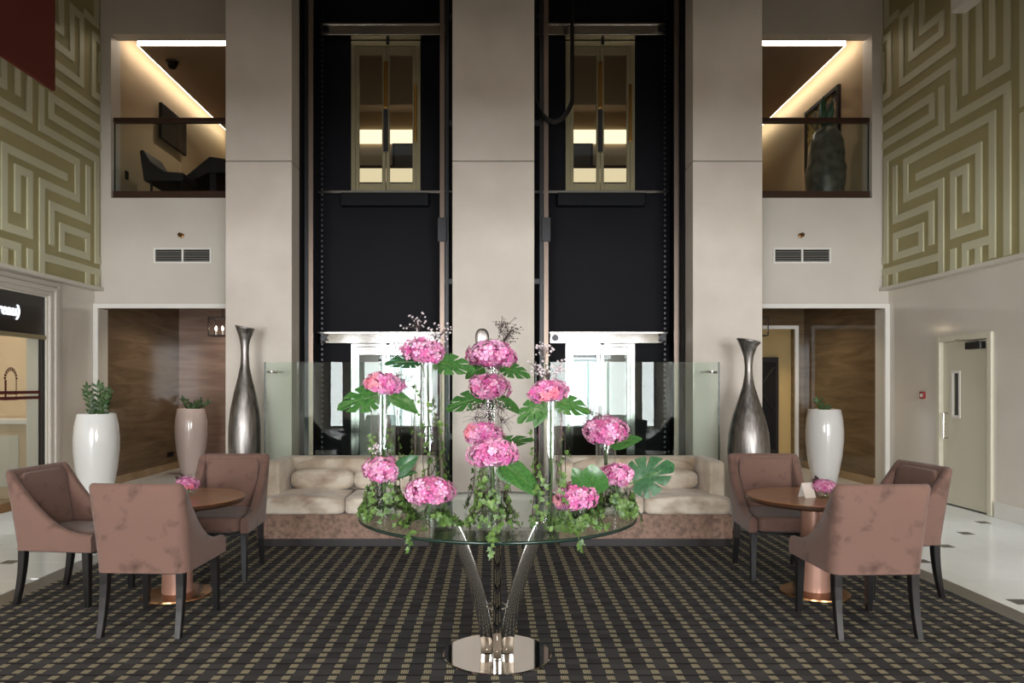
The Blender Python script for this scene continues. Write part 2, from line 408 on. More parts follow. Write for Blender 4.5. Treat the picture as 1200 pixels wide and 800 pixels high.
# right lower wall with the door opening between y 7.55 and 8.62
RD0, RD1, RDZ = 7.84, 8.71, 1.98
wr = MB().box(5.5, 5.75, -6.6, RD0, 0, ZL-0.045).box(5.5, 5.75, RD1, 9.86, 0, ZL-0.045).box(5.5, 5.75, RD0, RD1, RDZ, ZL-0.045)
struct('wall_right', wr, M['wallgloss'])
struct('baseboard_right', B(5.475, 5.5, -6.4, RD0-0.09, 0, 0.17).box(5.475, 5.5, RD1+0.09, 9.84, 0, 0.17), M['white'], bevel=0.006)
# left lower wall with the shop opening up to y 8.76
LS1, LSZ = 8.79, 2.52
wl = MB().box(-5.75, -5.5, LS1, 9.86, 0, ZL-0.045).box(-5.75, -5.5, -6.6, LS1, LSZ, ZL-0.045).box(-5.75, -5.5, -6.6, 5.6, 0, LSZ)
struct('wall_left', wl, M['wallgloss'])
struct('baseboard_left', B(-5.5, -5.475, 9.02, 9.84, 0, 0.17), M['white'], bevel=0.006)
# back walls: band between niche and balcony, header above, side strips
ZN, ZB0, ZB1 = 2.50, 4.03, 6.30
for s, nm in ((-1, 'left'), (1, 'right')):
    wb = MB().box(s*3.2, s*5.5, 9.85, 10.10, ZN+0.06, ZB0).box(s*3.2, s*5.5, 9.85, 10.05, ZB1, TOP)
    wb.box(s*5.27, s*5.5, 9.85, 10.10, ZB0, ZB1)
    struct('wall_back_%s' % nm, wb, M['plaster'])
    # white frame of the niche
    struct('trim_%d' % (3 if s < 0 else 4), MB().box(s*3.2, s*5.5, 9.82, 9.86, ZN, ZN+0.06).box(s*5.44, s*5.5, 9.82, 9.86, 0, ZN), M['white'])
    struct('trim_%d' % (5 if s < 0 else 6), B(s*5.45, s*5.6, 9.86, 10.10, 0, ZN), M['ledge'])
    struct('ceiling_niche_%s' % nm, B(s*2.9, s*5.6, 9.86, 12.6, ZN+0.30, ZN+0.42), M['plaster'])
    struct('wall_niche_side_%s' % nm, B(s*5.45, s*5.6, 10.10, 12.4, 0, ZN+0.30), M['marble'])
    struct('wall_niche_inner_%s' % nm, B(s*2.9, s*3.05, 9.9, 12.4, 0, ZN+0.30), M['marble'])
    struct('baseboard_niche_%s' % nm, B(s*5.42, s*5.45, 10.10, 12.4, 0, 0.12), M['marble_skirt'])
# light joints between the marble sheets are geometry: thin reveals
struct('wall_niche_back_left', B(-5.6, -2.9, 12.4, 12.55, 0, ZN+0.30), M['marble2'])
struct('baseboard_niche_back_left', B(-5.42, -3.05, 12.37, 12.4, 0, 0.12), M['marble_skirt'])
struct('wall_niche_back_right', MB().box(2.9, 3.6, 12.4, 12.55, 0, ZN+0.30).box(3.6, 5.28, 12.4, 12.55, 2.45, ZN+0.30).box(5.28, 5.6, 12.4, 12.55, 0, ZN+0.30), M['marble'])
struct('trim_7', MB().box(3.6, 5.34, 12.36, 12.4, 2.41, 2.47).box(5.28, 5.34, 12.36, 12.4, 0, 2.41), M['white'])
# corridor beyond the right niche
struct('wall_corridor_back', B(2.9, 7.2, 14.6, 14.75, 0, 2.6), M['yellowwall'])
struct('wall_corridor_right', B(7.0, 7.15, 12.55, 14.6, 0, 2.6), M['yellowwall'])
struct('ceiling_corridor', B(2.9, 7.2, 12.55, 14.75, 2.6, 2.7), M['plaster'])
dk = B(5.0, 5.86, 14.52, 14.6, 0, 2.0).build('door_1', M['darkfurn']); dk['kind'] = 'structure'
MB().box(5.06, 5.80, 14.50, 14.52, 0.12, 1.9).build('door_panel', M['tv'], dk)
MB().tube([(5.1, 14.49, 1.8), (5.76, 14.49, 0.9)], 0.015).tube([(5.76, 14.49, 1.8), (5.1, 14.49, 0.9)], 0.015).build('brace', M['darkfurn'], dk)

# ceilings, unseen slab added to shade the upper walls, front wall with windows
struct('ceiling', B(-5.75, 5.75, 2.9, 10.1, TOP, TOP+0.15), M['ceil_dark'])
struct('ceiling_shade_slab', B(-5.45, 5.45, -6.6, 3.02, 3.17, 4.1), M['ceil'])
struct('wall_above_slab', B(-5.42, 5.42, 2.0, 2.15, 4.1, TOP), M['plaster'])
fr = MB(); xs = [-5.75]
for fx, fw in FACADE: xs += [fx-fw/2, fx+fw/2]
xs.append(5.75)
for k in range(0, len(xs), 2): fr.box(xs[k], xs[k+1], -6.3, -6.1, 0, 3.17)
for fx, fw in FACADE: fr.box(fx-fw/2, fx+fw/2, -6.3, -6.1, 0, 0.08).box(fx-fw/2, fx+fw/2, -6.3, -6.1, 3.1, 3.17)
struct('wall_front', fr, M['plaster'])
for k, (fx, fw) in enumerate(FACADE):
    wm = MB().box(fx-fw/2, fx-fw/2+0.05, -6.25, -6.15, 0.08, 3.1).box(fx+fw/2-0.05, fx+fw/2, -6.25, -6.15, 0.08, 3.1).box(fx-fw/2+0.05, fx+fw/2-0.05, -6.25, -6.15, 2.3, 2.36)
    nm_ = max(1, round(fw/0.65))
    for q in range(1, nm_):
        xx = fx-fw/2+fw*q/nm_; wm.box(xx-0.035, xx+0.035, -6.25, -6.15, 0.08, 2.3)
    struct('window_%d' % (k+1), wm, M['steel_dark'])

# ---------------------------------------------------------------- relief strips on the two side walls
def R3(u, v): return (1020+u/4.4444, v/4.4444)
def R4(u, v): return (1020+u/4.4444, 170+v/4.4444)
T = [
 [R3(24, 235), R3(88, 190), R3(88, 493), R3(24, 530)],
 [R3(42, 285), R3(42, 445)],
 [R3(72, -120), R3(72, 115), R3(135, 75)],
 [R3(255, -150), R3(255, 155), R3(358, 85), R3(358, 170), R3(200, 300), R3(200, 45), R3(150, 85), R3(150, 430), R3(420, 235), R3(420, -150)],
 [R3(24, 612), R3(420, 320), R3(420, 625), R3(698, 440), R3(698, 1330)],
 [R3(482, -160), R3(482, 495)],
 [R3(553, -180), R3(553, 440), R3(698, 345), R3(698, -200)],
 [R3(622, -180), R3(622, 303)],
 [R3(24, 695), R3(307, 500), R3(307, 595), R3(24, 785)],
 [R3(357, 450), R3(357, 655), R3(70, 838), R4(70, 597), R4(34, 612)],
 [R4(620, 590), R3(620, 585), R4(172, 102), R4(172, 283), R4(355, 188), R4(355, 680)],
 [R4(225, 172), R4(550, 5), R4(550, 420), R4(418, 468), R4(418, 155), R4(482, 122), R4(482, 352)],
 [R4(116, 108), R4(116, 395), R4(305, 308), R4(305, 520)],
 [R4(34, 668), R4(345, 585)],
 [R4(68, 668), R4(68, 760)], [R4(117, 655), R4(117, 745)],
 [R4(418, 540), R4(418, 660)],
 [R4(480, 640), R4(480, 530), R4(610, 492)],
 [R4(548, 520), R4(548, 625)],
 [R3(782, -230), R3(782, 530), R3(860, 480)],
 [R3(860, 560), R3(782, 612), R3(782, 1320)],
 [R4(800, 455), R4(860, 430)],
]
RECT = [R4(118, 475), R4(252, 425), R4(252, 540), R4(118, 578)]
def to_wall(pl):
    q = []
    for x, y in pl:
        d = 5.38*833.3/(x-576); q.append([d, EYE+(450-y)*d/833.3])
    n = len(q)
    orient = [abs(q[i+1][0]-q[i][0]) > abs(q[i+1][1]-q[i][1]) for i in range(n-1)]   # True = level
    out = [list(p) for p in q]
    for i in range(n-1):
        k = 1 if orient[i] else 0
        a = (q[i][k]+q[i+1][k])/2; out[i][k] = a; out[i+1][k] = a
    return out
def ribbon(q, wd, closed=False):
    n = len(q); Lp = []; Rp = []
    for i in range(n):
        a = q[i-1] if (i or closed) else None; b = q[(i+1) % n] if (i < n-1 or closed) else None
        def nrm(p, r):
            dx, dz = r[0]-p[0], r[1]-p[1]; l = math.hypot(dx, dz) or 1; return (-dz/l, dx/l)
        if a is None: nn = nrm(q[i], b); sc = 1
        elif b is None: nn = nrm(a, q[i]); sc = 1
        else:
            n1 = nrm(a, q[i]); n2 = nrm(q[i], b); nn = (n1[0]+n2[0], n1[1]+n2[1]); l2 = nn[0]**2+nn[1]**2
            if l2 < 0.2: nn = n1; sc = 1
            else: sc = 2/l2
        Lp.append((q[i][0]+nn[0]*sc*wd/2, q[i][1]+nn[1]*sc*wd/2)); Rp.append((q[i][0]-nn[0]*sc*wd/2, q[i][1]-nn[1]*sc*wd/2))
    return Lp, Rp
NS = [0]
def strip(parent, q, s, closed=False, mirror=False):
    if mirror: q = [[14.42-d, z] for d, z in q]
    q = [[min(max(d, 3.3), 9.84), min(max(z, ZL), TOP-0.02)] for d, z in q]
    if max(math.hypot(q[i][0]-q[i+1][0], q[i][1]-q[i+1][1]) for i in range(len(q)-1)) < 0.05: return
    Lp, Rp = ribbon(q, 0.095, closed); mb = MB(); n = len(q)
    cl = lambda p: (min(p[0], 9.85), min(max(p[1], ZL), TOP))
    Lp = [cl(p) for p in Lp]; Rp = [cl(p) for p in Rp]
    NS[0] += 1; X0, X1 = s*5.42, s*(5.404-0.0004*(NS[0] % 9))
    vs = []
    for l, r in zip(Lp, Rp): vs += [(X0, l[0], l[1]), (X1, l[0], l[1]), (X1, r[0], r[1]), (X0, r[0], r[1])]
    fs = []
    for i in range(n if closed else n-1):
        j = (i+1) % n
        for k in range(4): fs.append((i*4+k, i*4+(k+1) % 4, j*4+(k+1) % 4, j*4+k))
    if not closed: fs += [(3, 2, 1, 0), ((n-1)*4, (n-1)*4+1, (n-1)*4+2, (n-1)*4+3)]
    mb.add(vs, fs).build('relief_strip', M['relief'], parent)
for s, nm in ((-1, 'left'), (1, 'right')):
    par = bpy.data.objects['wall_%s_upper' % nm]
    for pl in T:
        q = to_wall(pl); strip(par, q, s)
        if max(p[0] for p in q) > 7.25: strip(par, q, s, mirror=True)
    q = to_wall(RECT); z0 = (q[2][1]+q[3][1])/2; z1 = (q[0][1]+q[1][1])/2; d0 = (q[0][0]+q[3][0])/2; d1 = (q[1][0]+q[2][0])/2
    rq = [[d0, z1], [d1, z1], [d1, z0], [d0, z0]]
    strip(par, rq, s, True); strip(par, rq, s, True, True)

# ---------------------------------------------------------------- pillars
PY = 8.9
for k, (x0, x1, nm) in enumerate(((-3.33, -2.50, 'left'), (-0.49, 0.535, 'middle'), (2.52, 3.39, 'right'))):
    pl = struct('wall_pillar_%s' % nm, B(x0+0.01, x1-0.01, PY+0.012, 9.3 if nm == 'middle' else 10.1, 0, TOP), M['ceil_dark'])
    for z0, z1 in ((0.0, 2.05), (2.05, 4.235), (4.247, TOP)):
        if z0 == 0: z1 = 4.235
        elif z0 == 2.05: continue
        B(x0, x1, PY, 9.3 if nm == 'middle' else 9.25, z0, z1).build('stone_panel', M['pillar'], pl, bevel=0.004, seg=1)
struct('baseboard_pillar_middle', B(-0.51, 0.555, PY-0.02, PY, 0.001, 0.12), M['white'], bevel=0.005)

# ---------------------------------------------------------------- lift shafts
YB = 10.0                    # back wall of the shafts
struct('wall_shaft_middle', B(-0.40, 0.44, 9.3, YB, 0, TOP), M['black'])
for s, nm in ((-1, 'left'), (1, 'right')):
    xa, xb = (-2.52, -0.40) if s < 0 else (0.44, 2.54)
    dc = -1.483 if s < 0 else 1.525        # centre of the landing doors
    hw = 0.485
    wb = MB().box(xa, dc-hw, YB, YB+0.1, 0, TOP).box(dc+hw, xb, YB, YB+0.1, 0, TOP)
    wb.box(dc-hw, dc+hw, YB, YB+0.1, 2.05, 4.15).box(dc-hw, dc+hw, YB, YB+0.1, 6.26, TOP)
    struct('wall_shaft_back_%s' % nm, wb, M['black'])
    struct('wall_shaft_side_%s' % nm, B(s*2.50, s*2.53, 9.25, YB, 0, TOP), M['black'])

def lift_door(n, dc, z0, h, fm, bright):
    """a pair of glazed landing doors"""
    d = bpy.data.objects.new('door_%d' % n, None); C.objects.link(d); d.location = (dc, YB, z0); d['kind'] = 'structure'
    hw = 0.485
    f = MB().box(-hw, -hw+0.06, -0.03, 0.06, 0, h).box(hw-0.06, hw, -0.03, 0.06, 0, h).box(-hw+0.06, hw-0.06, -0.03, 0.06, h-0.07, h)
    f.build('door_frame', fm, d)
    for s in (-1, 1):
        a, b = (-hw+0.062, -0.004) if s < 0 else (0.004, hw-0.062)
        lf = MB().box(a, a+0.05, -0.02, 0.02, 0.01, h-0.075).box(b-0.05, b, -0.02, 0.02, 0.01, h-0.075)
        lf.box(a+0.05, b-0.05, -0.02, 0.02, 0.01, 0.12).box(a+0.05, b-0.05, -0.02, 0.02, h-0.19, h-0.075)
        o = lf.build('door_leaf', fm, d, bevel=0.004, seg=1)
        B(a+0.05, b-0.05, -0.004, 0.004, 0.12, h-0.19).build('glass_pane', M['pane'], o)
    MB().box(-0.03, 0.03, -0.05, -0.021, 0.55, 1.15).build('handle', M['steel_dark'], d, bevel=0.008)
    if not bright:
        MB().box(-0.028, 0.028, -0.045, -0.021, 1.17, 1.82).build('brass_plate', M['brass'], d, bevel=0.006)
        MB().box(0.40, 0.44, -0.05, -0.031, 0.7, 1.5).build('brass_plate', M['brass'], d, bevel=0.006)
    MB().tube([(-0.1, -0.04, h+0.02), (0.14, -0.04, h+0.02)], 0.014).box(0.01, 0.05, -0.06, -0.02, h-0.05, h+0.06).build('lock', M['cable'], d)
lift_door(2, -1.483, 4.15, 2.11, M['doorframe'], False)
lift_door(3, 1.525, 4.15, 2.11, M['doorframe'], False)
lift_door(4, -1.483, 0.0, 2.05, M['doorchrome'], True)
lift_door(5, 1.525, 0.0, 2.05, M['doorchrome'], True)

def beam(x0, x1, z0, z1, label, m):
    t = thing('door_header_beam', label, 'beam', ((x0+x1)/2, 9.88, z0))
    w = (x1-x0)/2; h = z1-z0
    MB().box(-w, w, -0.06, 0.11, 0, h).build('beam_body', m, t, bevel=0.01)
    MB().box(-w, w, -0.075, -0.061, h-0.02, h).build('top_lip', M['steel'], t)
    for x in (-w+0.08, w-0.08):
        MB().add([(x+0.045*math.cos(a*PI/6), -0.075, h/2+0.045*math.sin(a*PI/6)) for a in range(12)]+[(x+0.045*math.cos(a*PI/6), -0.06, h/2+0.045*math.sin(a*PI/6)) for a in range(12)],
                 [tuple(range(12))]+[(i, (i+1) % 12, 12+(i+1) % 12, 12+i) for i in range(12)]).build('bolt_head', M['steel_dark'], t)
beam(-2.37, -0.60, 6.27, 6.43, 'steel header beam above the upper glass doors in the left lift shaft', M['steel'])
beam(0.62, 2.42, 6.27, 6.43, 'steel header beam above the upper glass doors in the right lift shaft', M['steel'])
beam(-2.40, -0.60, 2.01, 2.17, 'shiny steel header above the ground-floor lift doors on the left', M['beamsteel'])
beam(0.80, 2.44, 2.01, 2.17, 'shiny steel header above the ground-floor lift doors on the right', M['beamsteel'])
def sill(dc, x0, x1, label):
    t = thing('door_sill_rail', label, 'rail', (dc, 9.9, 4.11))
    MB().box(x0-dc, x1-dc, 0.0, 0.09, 0, 0.035).build('sill_bar', M['steel'], t)
    MB().box(-0.61, 0.61, -0.04, 0.09, -0.18, -0.001).build('apron', M['blackgloss'], t, bevel=0.008)
sill(-1.483, -2.42, -0.50, 'thin steel sill bar with dark apron under the upper left lift doors')
sill(1.525, 0.60, 2.46, 'thin steel sill bar with dark apron under the upper right lift doors')

def guide(x, y, label, bx=None, plate=None, slots=False):
    t = thing('guide_rail', label, 'rail', (x, y, 0), 0, 'lift guide rails')
    MB().box(-0.03, 0.03, -0.012, 0.012, 0, TOP).box(-0.01, 0.01, 0.012, 0.07, 0, TOP).build('rail', M['rail'], t)
    MB().box(-0.085 if bx and bx < 0 else 0.04, -0.04 if bx and bx < 0 else 0.085, -0.005, 0.05, 0, TOP).build('rail_backing', M['steel_dark'], t)
    for z in (0.75, 2.82, 4.93, 6.35):
        if bx is not None:
            a, b = sorted((0, bx)); MB().box(a, b, 0.02, 0.07, z-0.04, z+0.04).build('bracket', M['steel_dark'], t, bevel=0.008)
    if plate: MB().box(-0.06, 0.06, -0.03, 0.01, plate-0.16, plate+0.16).build('splice_plate', M['steel_dark'], t, bevel=0.006)
    if slots:
        sl = MB()
        z = 0.3
        while z < TOP-0.1:
            sl.box(slots-0.012, slots+0.012, 0.20, 0.22, z, z+0.03); z += 0.07
        sl.build('slotted_strip', M['steel_dark'], t, kind='stuff')
guide(-2.40, 9.45, 'lift guide rail beside the left pillar', -0.09, None, 0.10)
guide(-0.655, 9.45, 'lift guide rail just left of the middle pillar with a dark splice plate', 0.25, 3.5)
guide(0.725, 9.45, 'lift guide rail just right of the middle pillar with a dark splice plate', -0.28, 3.5)
guide(2.455, 9.45, 'lift guide rail beside the right pillar', 0.04, None, -0.10)
# travelling cables in the right shaft
cb = thing('travelling_cable', 'black travelling cables hanging in a loop in the right lift shaft', 'cable', (0, 9.4, 0))
for k in range(3):
    o = 0.012*k; pts = [(1.06+o, 0.02*k, TOP), (1.055+o, 0.02*k, 5.4)]
    for a in range(0, 11):
        an = PI*a/10; pts.append((0.82+(0.235+o)*math.cos(an), 0.02*k-0.06*math.sin(an), 5.05-o-0.14*math.sin(an)+0.18*math.cos(an)**2))
    pts += [(0.585-o, 0.02*k, 5.6), (0.58-o, 0.02*k, TOP)]
    MB().tube(pts, 0.016, 8).build('cable', M['cable'], cb, smooth=True)

# lobby behind the shafts: ground floor
LY = 17.3
struct('wall_lobby_left', B(-2.9, -2.75, 10.1, LY, 0, 3.9), M['plaster'])
struct('wall_lobby_right', B(2.75, 2.9, 10.1, LY, 0, 3.9), M['plaster'])
struct('ceiling_lobby', B(-2.9, 2.9, 10.1, LY, 2.75, 2.9), M['plaster'])
wb = MB().box(-2.9, 2.9, LY, LY+0.15, 0, 0.45).box(-2.9, 2.9, LY, LY+0.15, 2.5, 2.9)
struct('wall_lobby_back', wb, M['plaster'])
xs = [-2.75+1.1*k for k in range(6)]
for k in range(5):
    a, b = xs[k], xs[k+1]
    wo = struct('window_%d' % (6+k), MB().box(a, a+0.06, LY+0.02, LY+0.12, 0.45, 2.5).box(b-0.06, b, LY+0.02, LY+0.12, 0.45, 2.5).box(a+0.06, b-0.06, LY+0.02, LY+0.12, 2.1, 2.16), M['steel_dark'])
    B(a+0.06, b-0.06, LY+0.06, LY+0.07, 0.45, 2.1).build('glass_pane', M['pane'], wo)
struct('wall_lobby_middle', B(-0.7, 0.7, 11.6, 11.75, 0, 2.75), M['ceil_dark'])
for x, lb in ((-1.2, 'dark low counter seen through the left lift doors'), (1.9, 'dark low counter seen through the right lift doors')):
    t = thing('counter', lb, 'counter', (x, 13.4, 0)); MB().box(-0.6, 0.6, -0.25, 0.25, 0, 0.62).build('counter_body', M['darkfurn'], t)
    MB().box(-0.64, 0.64, -0.29, 0.29, 0.621, 0.66).build('counter_top', M['tv'], t)
t = thing('ceiling_lamp', 'amber ceiling panel lamp glimpsed over the right lift doors', 'lamp', (1.45, 12.1, 2.749))
MB().box(-0.4, 0.4, -0.3, 0.3, -0.04, 0).build('lamp_panel', glow('amber_panel', (1.0, 0.55, 0.18), 1.6), t)

# upper lobby behind the upper doors
UF = 4.12
struct('floor_upper_lobby', B(-2.9, 2.9, 10.1, 14.2, 4.0, UF), M['roomfloor'])
struct('wall_upper_lobby_back', B(-2.9, 2.9, 13.9, 14.05, UF, 6.9), M['roomwall'])
struct('ceiling_upper_lobby', B(-2.9, 2.9, 10.1, 12.55, 6.38, 6.5).box(-2.9, 2.9, 12.55, 13.9, 6.75, 6.9), M['roomceil'])
struct('wall_upper_lobby_left', B(-2.9, -2.8, 10.1, 14.0, UF, 6.9), M['roomwall'])
struct('wall_upper_lobby_right', B(2.8, 2.9, 10.1, 14.0, UF, 6.9), M['roomwall'])
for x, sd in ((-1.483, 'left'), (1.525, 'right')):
    t = thing('cove_light', 'warm cove light strip seen through the upper %s lift doors' % sd, 'lamp', (x, 13.5, 6.3))
    MB().box(-1.1, 1.1, 0.34, 0.38, -0.16, 0.10).build('light_strip', glow('lobby_cove', (1.0, 0.82, 0.56), 1.5), t)
    t = thing('counter', 'added counter with a glowing band seen through the upper %s lift doors' % sd, 'counter', (x, 13.3, UF))
    MB().box(-1.0, 1.0, -0.2, 0.3, 0, 1.05).box(-1.0, 1.0, -0.16, 0.3, 1.05, 1.32).build('counter_body', M['darkfurn'], t)
    MB().box(-1.0, 1.0, -0.2, 0.3, 1.321, 1.36).build('counter_top', M['railwood'], t)
    MB().box(-0.98, 0.98, -0.18, -0.161, 1.06, 1.31).build('light_strip', glow('added_band_glow', (1.0, 0.80, 0.50), 0.9), t)  # glowing band on an added counter, for a bright stripe of unknown source
    t = thing('wall_picture', 'dark framed picture on the wall behind the upper %s lift doors' % sd, 'picture', (x, 13.88, 5.85))
    MB().box(-0.45, 0.45, -0.03, 0.02, -0.35, 0.30).build('frame', M['darkfurn'], t); MB().box(-0.40, 0.40, -0.035, -0.031, -0.3, 0.25).build('picture', M['roomfloor'], t)

# ---------------------------------------------------------------- balconies upstairs
ROOMB = 14.3
for s, nm in ((-1, 'left'), (1, 'right')):
    struct('floor_balcony_%s' % nm, B(s*3.0, s*5.45, 10.1, ROOMB, 3.9, 4.08), M['roomfloor'])
    struct('wall_balcony_side_%s' % nm, B(s*5.30, s*5.45, 10.1, ROOMB, 4.08, 6.9), M['roomwall'])
    struct('wall_balcony_back_%s' % nm, B(s*2.95, s*5.3, ROOMB, ROOMB+0.15, 4.08, 6.9), M['roomwall'])
    struct('wall_balcony_inner_%s' % nm, B(s*2.95, s*3.05, 10.1, ROOMB, 4.08, 6.9), M['roomwall'])
    struct('ceiling_balcony_upper_%s' % nm, B(s*2.95, s*5.45, 10.06, ROOMB, 6.75, 6.9), M['white'])
    struct('ceiling_balcony_%s' % nm, B(s*3.05, s*5.10, 10.27, ROOMB-0.2, 6.33, 6.43), M['roomceil'])
    t = thing('cove_light', 'warm cove light running around the ceiling of the upper %s balcony room' % nm, 'lamp', (s*5.2, 10.2, 6.335))
    sx = 1 if s < 0 else -1
    MB().box(sx*0.085, sx*0.099, 0.07, ROOMB-10.41, 0.0, 0.09).build('light_strip', M['cove'], t)
    MB().box(sx*0.10, sx*2.1, 0.055, 0.068, 0.0, 0.09).build('light_strip', M['cove'], t)
    MB().box(sx*0.10, sx*2.1, ROOMB-10.40, ROOMB-10.385, 0.0, 0.09).build('light_strip', M['cove'], t)
    # railing
    xo = s*5.25; xi = s*3.42
    t = thing('balcony_railing', 'glass balcony railing with dark wooden rails, upper %s' % nm, 'railing', ((xo+xi)/2, 9.9, ZB0)); hw = abs(xo-xi)/2
    MB().box(-hw, hw, -0.04, 0.04, 0.001, 0.10).build('bottom_rail', M['railwood'], t, bevel=0.006)
    MB().box(-hw, hw, -0.04, 0.04, 1.05, 1.12).build('handrail', M['railwood'], t, bevel=0.012)
    for k in range(2):
        a = -hw+0.02+k*(hw); MB().box(a, a+hw-0.03, -0.006, 0.006, 0.10, 1.05).build('glass_pane', M['pane'], t)
    MB().box(-hw if s < 0 else hw-0.012, -hw+0.012 if s < 0 else hw, -0.008, 0.008, 0.10, 1.05).build('glass_edge', M['edgeglass'], t)
# left room: television, dome camera, armchair, desk, socket
t = thing('television', 'black wall-mounted television in the upper left balcony room', 'television', (-5.3, 11.65, 5.62))
MB().box(0.001, 0.06, -0.1, 0.1, -0.1, 0.1).build('wall_bracket', M['cable'], t); MB().box(0.06, 0.11, -0.46, 0.46, -0.29, 0.27).build('screen', M['tv'], t, bevel=0.008)
def dome(x, y, z, label):
    t = thing('dome_camera', label, 'camera', (x, y, z)); MB().lathe([(0.001, -0.12), (0.05, -0.11), (0.075, -0.06), (0.08, -0.03)], n=20).build('dome', M['tv'], t, smooth=True)
    MB().lathe([(0.09, -0.03), (0.095, 0.0)], n=20).build('mount', M['darkfurn'], t, smooth=0.6)
dome(-4.83, 10.75, 6.33, 'small black dome camera on the upper left balcony ceiling')
dome(4.62, 12.6, 6.33, 'small black dome camera on the upper right balcony ceiling')
t = thing('lounge_chair', 'dark high-backed armchair behind the upper left balcony railing', 'chair', (-4.72, 10.55, 4.08))
MB().prism([(-0.30, 0.30), (-0.36, 0.74), (-0.31, 0.76), (-0.20, 0.58), (0.0, 0.44), (0.28, 0.42), (0.28, 0.30)], -0.3, 0.3, 'y').build('shell', M['darkfurn'], t, bevel=0.02)
for a in (-0.22, 0.22):
    for b in (-0.22, 0.22): MB().tube([(a, b, 0), (a, b, 0.30)], 0.018).build('leg', M['tv'], t)
t = thing('desk', 'dark angular reception desk behind the upper left balcony railing', 'desk', (-4.22, 11.2, 4.08))
MB().prism([(-0.50, 0.50), (-0.08, 0.84), (0.6, 0.74), (0.6, 0.60), (-0.1, 0.60), (-0.50, 0.40)], -0.35, 0.35, 'y').build('desk_top', M['darkfurn'], t)
MB().box(-0.1, 0.0, -0.3, 0.3, 0, 0.6).build('leg', M['darkfurn'], t); MB().box(0.45, 0.55, -0.3, 0.3, 0, 0.59).build('leg', M['darkfurn'], t)
t = tag(B(-5.30, -5.285, 10.28, 10.36, 4.42, 4.54).build('wall_socket', M['tv']), 'dark wall socket in the upper left balcony room', 'socket')
t = tag(MB().box(-5.449, -5.435, 11.95, 12.05, 0.22, 0.30).box(-5.449, -5.435, 12.07, 12.17, 0.22, 0.30).build('wall_socket', M['tv']), 'black double wall socket low on the brown marble of the left niche', 'socket')
# right room: framed print, big lumpy vase with leaves, dark cabinet
t = thing('framed_print', 'large framed yellow and black abstract print in the upper right balcony room', 'picture', (5.30, 11.36, 5.5))
fm = MB().box(-0.05, -0.001, -0.58, 0.58, 0.44, 0.5).box(-0.05, -0.001, -0.58, 0.58, -0.5, -0.44).box(-0.05, -0.001, -0.58, -0.52, -0.44, 0.44).box(-0.05, -0.001, 0.52, 0.58, -0.44, 0.44)
fm.build('frame', M['darkfurn'], t); MB().box(-0.03, -0.005, -0.52, 0.52, -0.44, 0.44).build('print', M['art'], t)
t = thing('floor_vase', 'big lumpy grey glazed floor vase behind the upper right balcony railing', 'vase', (4.93, 10.5, 4.08))
mb = MB().lathe([(0.001, 0.0), (0.22, 0.0), (0.25, 0.12), (0.265, 0.35), (0.27, 0.55), (0.245, 0.62), (0.25, 0.75), (0.24, 0.92), (0.19, 1.06), (0.11, 1.15), (0.09, 1.14), (0.07, 1.02), (0.001, 1.0)], n=40)
mb.v = [(x+0.05*max(0, z-0.6)+0.012*math.sin(5*math.atan2(y, x)+z*7), y+0.012*math.cos(4*math.atan2(y, x)+z*9), z) for x, y, z in mb.v]
mb.build('vase_body', M['stonevase'], t, smooth=True)
def blade(mb, base, tip, wd, up, n=6, fold=0.15):
    base, tip = Vector(base), Vector(tip); ax = tip-base; side = ax.cross(Vector(up)).normalized(); nr = side.cross(ax).normalized(); L = ax.length
    vs = []; fs = []
    for i in range(n+1):
        t = i/n; w2 = wd/2*math.sin(PI*min(1, t*0.93+0.05))**0.8; p = base+ax*t+nr*(L*0.12*math.sin(PI*t))
        vs += [p-side*w2+nr*w2*fold, p, p+side*w2+nr*w2*fold]
    for i in range(n):
        fs += [(i*3, i*3+1, i*3+4, i*3+3), (i*3+1, i*3+2, i*3+5, i*3+4)]
    mb.add(vs, fs)
t = thing('leaf_stems', 'tall green leaves standing in the big grey vase on the upper right balcony', 'plant', (4.96, 10.5, 5.12))
for k, (dx, dy, h) in enumerate(((-0.1, 0.0, 0.5), (0.1, 0.05, 0.52), (-0.02, 0.08, 0.62), (0.06, -0.06, 0.4), (-0.06, -0.04, 0.36))):
    mb = MB(); blade(mb, (0, 0, 0), (dx, dy, h), 0.09, (0.2, 1, 0.1)); mb.build('leaf', M['leaf_dark'], t, fix=False)
t = thing('cabinet', 'low black cabinet by the wall in the upper right balcony room', 'cabinet', (5.0, 12.9, 4.08))
MB().box(-0.26, 0.26, -0.9, 0.7, 0, 0.42).build('cabinet_body', M['tv'], t); MB().box(-0.28, 0.28, -0.92, 0.72, 0.421, 0.45).build('cabinet_top', M['darkfurn'], t)
struct('door_6', B(4.0, 5.0, ROOMB-0.05, ROOMB-0.001, 4.08, 6.1), M['darkfurn'])

